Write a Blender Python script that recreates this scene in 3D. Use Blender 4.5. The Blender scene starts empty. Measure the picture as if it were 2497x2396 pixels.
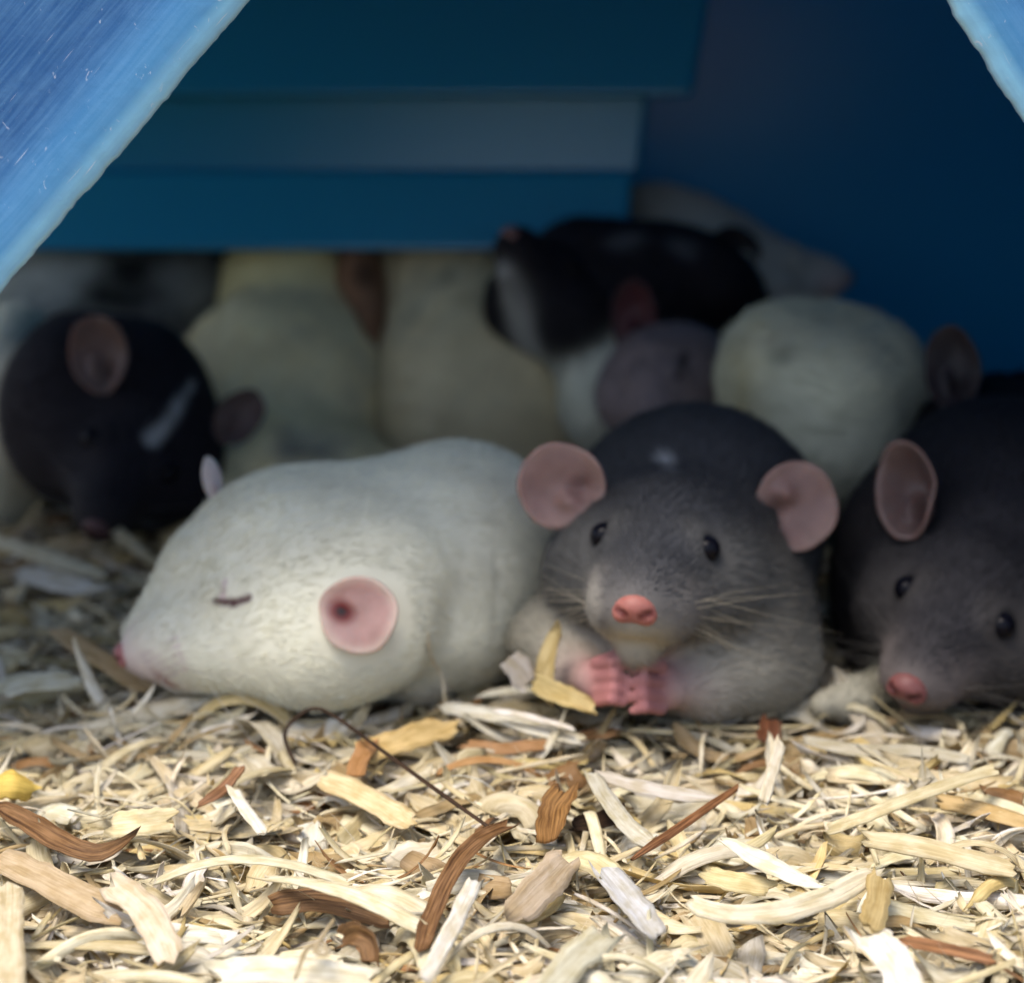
import bpy, math, random
import numpy as np
from mathutils import Vector, Matrix

random.seed(7)
RNG = np.random.default_rng(11)
SC = bpy.context.scene
COL = SC.collection
U = 0.01                                   # everything below is laid out in centimetres

# ------------------------------------------------------------------ camera
PITCH = math.radians(15.0)
CAM_H = 14.6
FPX = 5400.0                               # focal length in pixels of the 2497 x 2396 photograph
CAM = np.array([0.0, 0.0, CAM_H])
RV = np.array([1.0, 0.0, 0.0])
UV = np.array([0.0, math.sin(PITCH), math.cos(PITCH)])
FV = np.array([0.0, math.cos(PITCH), -math.sin(PITCH)])
cam_data = bpy.data.cameras.new('camera')
cam = bpy.data.objects.new('camera', cam_data)
COL.objects.link(cam)
cam.location = tuple(CAM * U)
cam.rotation_euler = (math.radians(90) - PITCH, 0, 0)
cam_data.sensor_fit = 'HORIZONTAL'
cam_data.sensor_width = 36.0
cam_data.lens = 36.0 * FPX / 2497.0
cam_data.clip_start = 0.01
cam_data.clip_end = 50.0
cam_data.dof.use_dof = True
cam_data.dof.focus_distance = 0.335
cam_data.dof.aperture_fstop = 14.5
SC.camera = cam

# ------------------------------------------------------------------ light
SUN_EL = math.radians(71.0)
SUN_AZ = math.radians(236.0)               # compass bearing of the sun: behind the camera, a little to the left
world = bpy.data.worlds.new('World')
SC.world = world
world.use_nodes = True
wn = world.node_tree
wn.nodes.clear()
w_out = wn.nodes.new('ShaderNodeOutputWorld')
w_bg = wn.nodes.new('ShaderNodeBackground')
w_sky = wn.nodes.new('ShaderNodeTexSky')
w_sky.sky_type = 'NISHITA'
w_sky.sun_disc = False
w_sky.sun_elevation = SUN_EL
w_sky.sun_rotation = SUN_AZ
w_sky.dust_density = 4.0
w_sky.air_density = 1.0
w_bg.inputs['Strength'].default_value = 0.13
wn.links.new(w_sky.outputs[0], w_bg.inputs[0])
wn.links.new(w_bg.outputs[0], w_out.inputs[0])
sun_data = bpy.data.lights.new('sun', 'SUN')
sun_data.energy = 1.5
sun_data.angle = math.radians(28.0)
sun_data.color = (1.0, 0.95, 0.86)
sun = bpy.data.objects.new('sun', sun_data)
COL.objects.link(sun)
sun_dir = Vector((math.sin(SUN_AZ) * math.cos(SUN_EL), math.cos(SUN_AZ) * math.cos(SUN_EL), math.sin(SUN_EL)))
sun.rotation_euler = sun_dir.to_track_quat('Z', 'Y').to_euler()
sun.location = (0, 0, 1.5)

SC.render.engine = 'CYCLES'
SC.view_settings.view_transform = 'Standard'
SC.view_settings.look = 'None'
SC.view_settings.exposure = 1.2
SC.view_settings.gamma = 1.0
SC.view_settings.use_curve_mapping = False
SC.cycles.use_denoising = True
SC.cycles.max_bounces = 7
SC.cycles.diffuse_bounces = 5
SC.cycles.glossy_bounces = 3
SC.cycles.transmission_bounces = 4
SC.cycles.caustics_reflective = False
SC.cycles.caustics_refractive = False


# ------------------------------------------------------------------ helpers
def W(px, py, D):
    """photo pixel + depth along the lens axis (cm) -> point in cm"""
    return CAM + D * (FV + (px - 1248.5) / FPX * RV + (1198.0 - py) / FPX * UV)


def G(px, py, z=0.0):
    """photo pixel -> point on the level plane at height z (cm)"""
    d = FV + (px - 1248.5) / FPX * RV + (1198.0 - py) / FPX * UV
    return CAM + d * ((z - CAM_H) / d[2])


def nrm(v):
    v = np.asarray(v, float)
    return v / (np.linalg.norm(v, axis=-1, keepdims=True) + 1e-12)


def camdir(r, u, t):
    """direction given as right, up, towards the camera"""
    return nrm(r * RV + u * UV - t * FV)


def tag(o, label=None, cat=None, group=None, kind=None):
    if label: o['label'] = label
    if cat: o['category'] = cat
    if group: o['group'] = group
    if kind: o['kind'] = kind
    return o


def new_mesh(name, verts, faces, mat, parent=None, cols=None, smooth=True, grain=None):
    """verts in cm, world space; one mesh object"""
    me = bpy.data.meshes.new(name)
    verts = np.asarray(verts, float) * U
    o = bpy.data.objects.new(name, me)
    COL.objects.link(o)
    if parent is not None:
        o.parent = parent
        verts = verts - np.array(parent.location)
    elif len(verts):
        org = np.array([verts[:, 0].mean(), verts[:, 1].mean(), verts[:, 2].min()])
        o.location = tuple(org)
        verts = verts - org
    if isinstance(faces, np.ndarray):
        n, k = faces.shape
        me.vertices.add(len(verts))
        me.vertices.foreach_set('co', verts.astype(np.float32).ravel())
        me.loops.add(n * k)
        me.loops.foreach_set('vertex_index', faces.astype(np.int32).ravel())
        me.polygons.add(n)
        me.polygons.foreach_set('loop_start', np.arange(0, n * k, k, dtype=np.int32))
        me.update(calc_edges=True)
    else:
        me.from_pydata([tuple(v) for v in verts], [], faces)
        me.update()
    if smooth:
        me.polygons.foreach_set('use_smooth', np.ones(len(me.polygons), bool))
    if cols is not None:
        a = me.attributes.new('tint', 'FLOAT_COLOR', 'POINT')
        c = np.ones((len(verts), 4), np.float32)
        c[:, :3] = np.asarray(cols)[:, :3]
        a.data.foreach_set('color', c.ravel())
    if grain is not None:
        a = me.attributes.new('grain', 'FLOAT_VECTOR', 'POINT')
        a.data.foreach_set('vector', np.asarray(grain, np.float32).ravel())
    if mat is not None:
        me.materials.append(mat)
    return o


# ------------------------------------------------------------------ materials
def mat_new(name):
    m = bpy.data.materials.new(name)
    m.use_nodes = True
    nt = m.node_tree
    b = nt.nodes['Principled BSDF']
    return m, nt, b


def attr(nt, name):
    a = nt.nodes.new('ShaderNodeAttribute')
    a.attribute_name = name
    return a


def mat_coat():
    m, nt, b = mat_new('rat_coat')
    a = attr(nt, 'tint')
    nt.links.new(a.outputs['Color'], b.inputs['Base Color'])
    b.inputs['Roughness'].default_value = 0.75
    b.inputs['Specular IOR Level'].default_value = 0.15
    return m


def mat_hair():
    m, nt, b = mat_new('rat_hair')
    a = attr(nt, 'tint')
    nt.links.new(a.outputs['Color'], b.inputs['Base Color'])
    b.inputs['Roughness'].default_value = 0.55
    b.inputs['Specular IOR Level'].default_value = 0.25
    return m


def mat_skin(name, rgb, sss=0.5, rough=0.5):
    m, nt, b = mat_new(name)
    tc = nt.nodes.new('ShaderNodeTexCoord')
    n = nt.nodes.new('ShaderNodeTexNoise')
    n.inputs['Scale'].default_value = 350.0
    n.inputs['Detail'].default_value = 4.0
    nt.links.new(tc.outputs['Object'], n.inputs['Vector'])
    r = nt.nodes.new('ShaderNodeMixRGB')
    r.blend_type = 'MULTIPLY'
    r.inputs['Fac'].default_value = 0.35
    a = attr(nt, 'tint')
    nt.links.new(a.outputs['Color'], r.inputs['Color1'])
    nt.links.new(n.outputs['Fac'], r.inputs['Color2'])
    nt.links.new(r.outputs[0], b.inputs['Base Color'])
    bp = nt.nodes.new('ShaderNodeBump')
    bp.inputs['Strength'].default_value = 0.25
    bp.inputs['Distance'].default_value = 0.0004
    nt.links.new(n.outputs['Fac'], bp.inputs['Height'])
    nt.links.new(bp.outputs[0], b.inputs['Normal'])
    b.inputs['Roughness'].default_value = rough
    b.inputs['Specular IOR Level'].default_value = 0.3
    b.inputs['Subsurface Weight'].default_value = sss
    b.inputs['Subsurface Radius'].default_value = (1.0, 0.35, 0.25)
    b.inputs['Subsurface Scale'].default_value = 0.002
    return m


def mat_eye():
    m, nt, b = mat_new('eye_black')
    b.inputs['Base Color'].default_value = (0.004, 0.004, 0.007, 1)
    b.inputs['Roughness'].default_value = 0.22
    b.inputs['Specular IOR Level'].default_value = 0.12
    return m


def mat_whisker():
    m, nt, b = mat_new('whisker')
    a = attr(nt, 'tint')
    nt.links.new(a.outputs['Color'], b.inputs['Base Color'])
    b.inputs['Roughness'].default_value = 0.4
    return m


def mat_plastic(name, rgb, worn, wear=0.5, transl=0.35, rough=0.3, scratch=0.8, spec=0.5, traced=False):
    """scuffed translucent blue plastic; traced parts carry a tint and a (along, across) grain in cm"""
    m, nt, b = mat_new(name)
    L = nt.links.new

    def noise(src, scale, detail, rough_=0.5, dist=0.0):
        mp = nt.nodes.new('ShaderNodeMapping')
        mp.inputs['Scale'].default_value = scale
        L(src, mp.inputs['Vector'])
        n = nt.nodes.new('ShaderNodeTexNoise')
        n.inputs['Scale'].default_value = 1.0
        n.inputs['Detail'].default_value = detail
        n.inputs['Roughness'].default_value = rough_
        n.inputs['Distortion'].default_value = dist
        L(mp.outputs[0], n.inputs['Vector'])
        return n.outputs['Fac']

    def ramp(src, lo, hi):
        r = nt.nodes.new('ShaderNodeValToRGB')
        r.color_ramp.elements[0].position = lo
        r.color_ramp.elements[1].position = hi
        L(src, r.inputs['Fac'])
        return r.outputs[0]

    def mix(fac, c1, c2, amount):
        f = nt.nodes.new('ShaderNodeMath')
        f.operation = 'MULTIPLY'
        L(fac, f.inputs[0])
        f.inputs[1].default_value = amount
        x = nt.nodes.new('ShaderNodeMixRGB')
        L(f.outputs[0], x.inputs['Fac'])
        for i, c in ((1, c1), (2, c2)):
            if isinstance(c, tuple): x.inputs[i].default_value = (*c, 1)
            else: L(c, x.inputs[i])
        return x.outputs[0]
    tc = nt.nodes.new('ShaderNodeTexCoord')
    src = attr(nt, 'grain').outputs['Vector'] if traced else tc.outputs['Object']
    k = 1.0 if traced else 100.0
    col = attr(nt, 'tint').outputs['Color'] if traced else rgb
    blot = noise(tc.outputs['Object'], (150, 150, 150), 7.0, 0.68)
    col = mix(ramp(noise(src, (0.7 * k, 16 * k, k), 6.0, 0.6), 0.40, 0.72), col, worn, wear)
    col = mix(ramp(blot, 0.48, 0.74), col, worn, wear * 0.6)
    if scratch > 0:
        pale = (0.66, 0.76, 0.88)
        col = mix(ramp(noise(src, (0.8 * k, 34 * k, k), 2.0, 0.5), 0.715, 0.75), col, pale, scratch)
        col = mix(ramp(noise(tc.outputs['Object'], (520, 520, 330), 4.0, 0.62, 1.2), 0.665, 0.72), col, pale, scratch * 0.75)
    L(col, b.inputs['Base Color'])
    b.inputs['Roughness'].default_value = rough
    b.inputs['Specular IOR Level'].default_value = spec
    bp = nt.nodes.new('ShaderNodeBump')
    bp.inputs['Strength'].default_value = 0.35
    bp.inputs['Distance'].default_value = 0.0005
    L(blot, bp.inputs['Height'])
    L(bp.outputs[0], b.inputs['Normal'])
    tr = nt.nodes.new('ShaderNodeBsdfTranslucent')
    tr.inputs['Color'].default_value = (rgb[0] * 1.2, min(1, rgb[1] * 1.8), min(1, rgb[2] * 1.7), 1)
    ms = nt.nodes.new('ShaderNodeMixShader')
    ms.inputs[0].default_value = transl
    L(b.outputs[0], ms.inputs[1])
    L(tr.outputs[0], ms.inputs[2])
    L(ms.outputs[0], nt.nodes['Material Output'].inputs['Surface'])
    return m


def mat_wood(name='wood_shaving', grain=0.55, low=(0.62, 0.55, 0.42)):
    m, nt, b = mat_new(name)
    L = nt.links.new
    a = attr(nt, 'tint')
    g = attr(nt, 'grain')
    mp = nt.nodes.new('ShaderNodeMapping')
    mp.inputs['Scale'].default_value = (1.1, 30.0, 1.0)
    L(g.outputs['Vector'], mp.inputs['Vector'])
    n = nt.nodes.new('ShaderNodeTexNoise')
    n.inputs['Scale'].default_value = 1.0
    n.inputs['Detail'].default_value = 6.0
    n.inputs['Roughness'].default_value = 0.6
    L(mp.outputs[0], n.inputs['Vector'])
    mp2 = nt.nodes.new('ShaderNodeMapping')
    mp2.inputs['Scale'].default_value = (2.2, 5.0, 1.0)
    L(g.outputs['Vector'], mp2.inputs['Vector'])
    n2 = nt.nodes.new('ShaderNodeTexNoise')
    n2.inputs['Scale'].default_value = 1.3
    n2.inputs['Detail'].default_value = 4.0
    L(mp2.outputs[0], n2.inputs['Vector'])
    r = nt.nodes.new('ShaderNodeValToRGB')
    r.color_ramp.elements[0].position = 0.33
    r.color_ramp.elements[0].color = (*low, 1)
    r.color_ramp.elements[1].position = 0.62
    r.color_ramp.elements[1].color = (1.06, 1.05, 1.03, 1)
    L(n.outputs['Fac'], r.inputs['Fac'])
    r2 = nt.nodes.new('ShaderNodeValToRGB')
    r2.color_ramp.elements[0].position = 0.36
    r2.color_ramp.elements[0].color = (0.80, 0.73, 0.57, 1)
    r2.color_ramp.elements[1].position = 0.60
    r2.color_ramp.elements[1].color = (1.05, 1.04, 1.04, 1)
    L(n2.outputs['Fac'], r2.inputs['Fac'])
    x = nt.nodes.new('ShaderNodeMixRGB')
    x.blend_type = 'MULTIPLY'
    x.inputs['Fac'].default_value = grain
    L(a.outputs['Color'], x.inputs['Color1'])
    L(r.outputs[0], x.inputs['Color2'])
    x2 = nt.nodes.new('ShaderNodeMixRGB')
    x2.blend_type = 'MULTIPLY'
    x2.inputs['Fac'].default_value = 0.85
    L(x.outputs[0], x2.inputs['Color1'])
    L(r2.outputs[0], x2.inputs['Color2'])
    L(x2.outputs[0], b.inputs['Base Color'])
    b.inputs['Roughness'].default_value = 0.6
    b.inputs['Specular IOR Level'].default_value = 0.3
    bp = nt.nodes.new('ShaderNodeBump')
    bp.inputs['Strength'].default_value = 0.6
    bp.inputs['Distance'].default_value = 0.0004
    L(n.outputs['Fac'], bp.inputs['Height'])
    L(bp.outputs[0], b.inputs['Normal'])
    tr = nt.nodes.new('ShaderNodeBsdfTranslucent')
    L(x2.outputs[0], tr.inputs['Color'])
    ms = nt.nodes.new('ShaderNodeMixShader')
    ms.inputs[0].default_value = 0.25
    L(b.outputs[0], ms.inputs[1])
    L(tr.outputs[0], ms.inputs[2])
    L(ms.outputs[0], nt.nodes['Material Output'].inputs['Surface'])
    return m


def mat_base():
    m, nt, b = mat_new('bedding_base_dark')
    L = nt.links.new
    tc = nt.nodes.new('ShaderNodeTexCoord')
    n = nt.nodes.new('ShaderNodeTexNoise')
    n.inputs['Scale'].default_value = 160.0
    n.inputs['Detail'].default_value = 8.0
    L(tc.outputs['Object'], n.inputs['Vector'])
    r = nt.nodes.new('ShaderNodeValToRGB')
    r.color_ramp.elements[0].position = 0.35
    r.color_ramp.elements[0].color = (0.12, 0.075, 0.035, 1)  # dark brown paints in the shade of gaps between shavings
    r.color_ramp.elements[1].position = 0.65
    r.color_ramp.elements[1].color = (0.36, 0.26, 0.14, 1)
    L(n.outputs['Fac'], r.inputs['Fac'])
    L(r.outputs[0], b.inputs['Base Color'])
    b.inputs['Roughness'].default_value = 0.9
    return m


M_COAT, M_HAIR = mat_coat(), mat_hair()
M_SKIN = mat_skin('pink_skin', (1, 1, 1))
M_EYE, M_WHISK = mat_eye(), mat_whisker()
M_FACE = mat_plastic('blue_plastic_front', (0.035, 0.17, 0.45), (0.17, 0.40, 0.68), wear=0.38, transl=0.2, rough=0.3, scratch=0.85, traced=True)
M_OUT = mat_plastic('blue_plastic_shell', (0.04, 0.20, 0.36), (0.10, 0.27, 0.45), wear=0.3, transl=0.24, rough=0.35, scratch=0.0)
M_IN = mat_plastic('blue_plastic_inside', (0.012, 0.27, 0.45), (0.018, 0.29, 0.47), wear=0.2, transl=0.20, rough=0.30, scratch=0.0, spec=0.9)
M_WOOD = mat_wood()
M_BARK = mat_wood('bark', 1.0, (0.22, 0.16, 0.10))
M_BASE = mat_base()

# ------------------------------------------------------------------ setting: bedding floor and plastic hide
def smooth_noise(x, y, seed):
    v = 0
    r = np.random.default_rng(seed)
    for i in range(6):
        f = r.uniform(0.35, 1.6)
        a = r.uniform(0, 6.28)
        v = v + np.sin((x * math.cos(a) + y * math.sin(a)) * f + r.uniform(0, 6.28)) / (0.8 + f)
    return v / 3.0


def bed_z(x, y):
    return 0.36 * smooth_noise(x, y, 5) - 0.16


def build_floor():
    xs = np.concatenate([[-70, -45], np.linspace(-30, 30, 81), [45, 70]])
    ys = np.concatenate([[-60, -20], np.linspace(0, 75, 91), [95, 130]])
    X, Y = np.meshgrid(xs, ys, indexing='ij')
    Z = bed_z(X, Y) - 0.32
    V = np.stack([X, Y, Z], -1).reshape(-1, 3)
    n, m = X.shape
    i, j = np.meshgrid(np.arange(n - 1), np.arange(m - 1), indexing='ij')
    a = (i * m + j).ravel()
    F = np.stack([a, a + m, a + m + 1, a + 1], -1)
    o = new_mesh('bedding_ground', V, F, M_BASE)
    tag(o, kind='structure')


build_floor()

YF = 35.0                                   # front wall of the hide


def box_vf(x0, x1, y0, y1, z0, z1):
    v = [(x, y, z) for x in (x0, x1) for y in (y0, y1) for z in (z0, z1)]
    f = [(0, 1, 3, 2), (4, 6, 7, 5), (0, 4, 5, 1), (2, 3, 7, 6), (0, 2, 6, 4), (1, 5, 7, 3)]
    return v, f


def bevel_mod(o, w, seg=3):
    md = o.modifiers.new('bevel', 'BEVEL')
    md.width = w * U
    md.segments = seg
    md.limit_method = 'ANGLE'
    return o


def empty(name, loc_cm):
    e = bpy.data.objects.new(name, None)
    e.empty_display_size = 0.01
    COL.objects.link(e)
    e.location = tuple(np.asarray(loc_cm) * U)
    return e


def build_hide():
    root = empty('plastic_hide', (0, 50, -0.3))
    tag(root, 'upturned blue plastic tub with a worn sloping cut-out, sheltering the rats', 'pet hide')
    # the outline of the opening in the front wall (x, z), left foot round to the right foot
    key = [(-16.2, -0.6), (-15.2, 0.75), (-8.18, 8.5), (-4.04, 13.08), (-2.6, 14.67), (-1.6, 15.2), (4.3, 15.2), (5.3, 15.0), (6.69, 13.08), (8.0, 11.25), (11.9, 6.0), (12.2, -0.6)]
    pts = []
    for (a, b) in zip(key[:-1], key[1:]):
        n = max(2, int(math.dist(a, b) / 0.10))
        for i in range(n):
            t = i / n
            pts.append((a[0] + (b[0] - a[0]) * t, a[1] + (b[1] - a[1]) * t))
    pts.append(key[-1])
    P = np.array(pts)
    T = np.gradient(P, axis=0)
    for _ in range(12):
        T[1:-1] = (T[:-2] + T[1:-1] + T[2:]) / 3
    T = nrm(T)
    N = np.stack([-T[:, 1], T[:, 0]], -1)            # points out of the opening, into the wall
    r = np.random.default_rng(3)
    jag = np.zeros(len(P))
    for f in (0.7, 1.9, 4.3, 9.0, 17.0):
        jag += np.sin(np.arange(len(P)) * 0.1 * f + r.uniform(0, 6)) * 0.009 / (0.6 + 0.25 * f)
    jag += r.normal(0, 0.006, len(P))
    for i in r.integers(40, len(P) - 40, 14):
        jag[i:i + 3] += 0.03
    # rim: (offset into the wall, y, jag share)
    prof = [(0.02, YF + 0.30, 1), (0.0, YF + 0.06, 1), (0.02, YF - 0.02, 1), (0.08, YF - 0.06, .8), (0.22, YF - 0.09, .3), (0.40, YF - 0.11, .1), (0.62, YF - 0.10, 0), (0.85, YF - 0.065, 0), (1.10, YF - 0.025, 0), (1.40, YF - 0.005, 0), (1.6, YF - 0.004, 0)]
    arc = np.concatenate([[0], np.cumsum(np.linalg.norm(np.diff(P, axis=0), axis=1))])

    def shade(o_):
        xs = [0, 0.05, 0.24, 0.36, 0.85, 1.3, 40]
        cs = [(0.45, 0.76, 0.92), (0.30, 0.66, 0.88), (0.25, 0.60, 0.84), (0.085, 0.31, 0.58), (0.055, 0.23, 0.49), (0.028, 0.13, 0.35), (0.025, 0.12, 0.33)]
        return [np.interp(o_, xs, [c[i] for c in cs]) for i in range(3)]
    C, GR = [], []
    V, F = [], []
    n = len(P)
    for (o_, y, js) in prof:
        q = P + N * (o_ + jag * js)[:, None]
        V.append(np.stack([q[:, 0], np.full(n, y) + (r.normal(0, 0.004, n) if 0 < js else 0), q[:, 1]], -1))
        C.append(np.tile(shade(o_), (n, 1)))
        GR.append(np.stack([arc, np.full(n, o_), np.zeros(n)], -1))
    m = len(prof)
    V = np.concatenate(V)
    for k in range(m - 1):
        for i in range(n - 1):
            F.append((k * n + i, k * n + i + 1, (k + 1) * n + i + 1, (k + 1) * n + i))
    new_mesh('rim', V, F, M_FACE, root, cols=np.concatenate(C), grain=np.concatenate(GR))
    # flat of the front wall: from the rim out to the rectangle edge
    q = P + N * 1.12
    outer = []
    X0, X1, ZT = -24.0, 24.0, 19.0
    for i in range(n):
        d = N[i]
        ts = []
        if d[0] < -1e-6: ts.append((X0 - q[i, 0]) / d[0])
        if d[0] > 1e-6: ts.append((X1 - q[i, 0]) / d[0])
        if d[1] > 1e-6: ts.append((ZT - q[i, 1]) / d[1])
        t = min(ts)
        p = q[i] + d * t
        outer.append((p[0], max(-0.6, p[1])))
    outer = np.array(outer)
    outer[0] = (X0, -0.6)
    outer[-1] = (X1, -0.6)
    V, F, C, GR = [], [], [], []
    K = 14
    for k in range(K + 1):
        t = (k / K) ** 1.6
        s = q * (1 - t) + outer * t
        bow = 0.0
        V.append(np.stack([s[:, 0], np.full(n, YF - bow * 0.6), s[:, 1]], -1))
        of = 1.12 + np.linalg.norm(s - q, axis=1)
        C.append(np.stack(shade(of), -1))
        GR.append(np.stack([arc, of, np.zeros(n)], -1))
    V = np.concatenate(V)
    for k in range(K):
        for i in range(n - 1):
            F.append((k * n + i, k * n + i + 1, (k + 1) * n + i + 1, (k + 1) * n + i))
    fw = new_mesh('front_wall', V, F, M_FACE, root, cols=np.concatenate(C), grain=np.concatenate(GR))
    sm = fw.modifiers.new('thickness', 'SOLIDIFY')
    sm.thickness = 0.25 * U
    sm.offset = -1
    YB = 68.0
    v, f = box_vf(X0 - .3, X1 + .3, YF - 0.3, YB + .3, ZT + 0.01, ZT + .3)
    new_mesh('roof', v, f, M_OUT, root, smooth=False)
    v, f = box_vf(X1, X1 + .3, YF + .3, YB, -.6, ZT)
    new_mesh('side_wall', v, f, M_OUT, root, smooth=False)
    # other side: unseen cut-out added to let light in, a lintel over two posts
    o3 = [(YF + .3, -.6), (YF + .3, ZT), (YB, ZT), (YB, -.6), (YB - 6, -.6), (YB - 7, 16.0), (YF + 2.5, 16.0), (YF + 1.5, -.6)]
    V = [(x, y, z) for x in (X0 - .3, X0) for y, z in o3]
    F = [tuple(range(8)), tuple(range(15, 7, -1))] + [(i, i + 8, (i + 1) % 8 + 8, (i + 1) % 8) for i in range(8)]
    new_mesh('side_wall', V, F, M_OUT, root, smooth=False)
    v, f = box_vf(X0, X1, YB, YB + .3, -.6, ZT)
    new_mesh('back_wall', v, f, M_IN, root, smooth=False)

    # moulded steps inside, seen behind the rats: each riser leans a little, its corner is rounded
    def step(pxL, pxR_top, pxR_bot, py0, py1, D, depth, lean):
        a = W(pxL, py0, D); b = W(pxR_top, py0, D); c = W(pxR_bot, py1, D - lean); d = W(pxL, py1, D - lean)
        back = np.array([0, depth, 0])
        V = [a, b, c, d, a + back, b + back, c + back, d + back]
        F = [(0, 3, 2, 1), (4, 5, 6, 7), (1, 2, 6, 5), (0, 4, 7, 3), (0, 1, 5, 4), (3, 7, 6, 2)]
        o = new_mesh('moulded_step', V, F, M_IN, root, smooth=False)
        bevel_mod(o, 0.18)
    step(-900, 1775, 1690, -260, 238, 57.5, 8.0, 0.35)
    step(-900, 1585, 1560, 225, 430, 57.75, 6.0, -0.25)
    step(-900, 1545, 1530, 418, 614, 57.6, 1.6, 0.3)


build_hide()


# ------------------------------------------------------------------ implicit surfaces -> one continuous mesh
def smin(a, b, k):
    h = np.clip(0.5 + 0.5 * (b - a) / k, 0, 1)
    return b * (1 - h) + a * h - k * h * (1 - h)


def pd(p, X):
    """signed distance of points X (...,3) to primitive p"""
    if p['t'] == 'e':
        q = (X - p['c']) @ p['R'].T
        k0 = np.linalg.norm(q / p['r'], axis=-1)
        k1 = np.linalg.norm(q / (p['r'] ** 2), axis=-1)
        return k0 * (k0 - 1.0) / (k1 + 1e-9)
    a, b = p['a'], p['b']
    ab = b - a
    h = np.clip(((X - a) @ ab) / (ab @ ab + 1e-12), 0, 1)
    d = np.linalg.norm(X - a - h[..., None] * ab, axis=-1)
    return d - (p['ra'] + (p['rb'] - p['ra']) * h)


def pbox(p, m):
    if p['t'] == 'e':
        e = np.sqrt(((p['R'] * p['r'][:, None]) ** 2).sum(0))
        return p['c'] - e - m, p['c'] + e + m
    lo = np.minimum(p['a'] - p['ra'], p['b'] - p['rb']) - m
    hi = np.maximum(p['a'] + p['ra'], p['b'] + p['rb']) + m
    return lo, hi


CAMR = np.stack([RV, UV, FV])


def E(c, r, col=None, k=0.5, op='add', R=None, fur=1.0, soft=0.25):
    return dict(t='e', c=np.asarray(c, float), r=np.asarray(r, float) * np.ones(3), R=CAMR if R is None else R, col=col, k=k, op=op, fur=fur, soft=soft)


def EP(px, py, D, rx, ry, rd, col=None, k=0.8, op='add', rot=0.0, fur=1.0, soft=0.3):
    """ellipsoid placed by photo pixel; rx, ry in pixels, rd in cm; rot turns it in the picture plane (degrees)"""
    s = D / FPX
    c, n = math.cos(math.radians(rot)), math.sin(math.radians(rot))
    R = np.stack([c * RV + n * UV, -n * RV + c * UV, FV])
    return E(W(px, py, D), (rx * s, ry * s, rd), col, k, op, R, fur, soft)


def CN(a, b, ra, rb, col=None, k=0.3, op='add', fur=1.0, soft=0.2):
    return dict(t='c', a=np.asarray(a, float), b=np.asarray(b, float), ra=ra, rb=rb, col=col, k=k, op=op, fur=fur, soft=soft)


def CP(p0, p1, col=None, k=0.4, op='add', fur=1.0, soft=0.2):
    """tapered limb between (px,py,D,radius px) points"""
    return CN(W(*p0[:3]), W(*p1[:3]), p0[3] * p0[2] / FPX, p1[3] * p1[2] / FPX, col, k, op, fur, soft)


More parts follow.
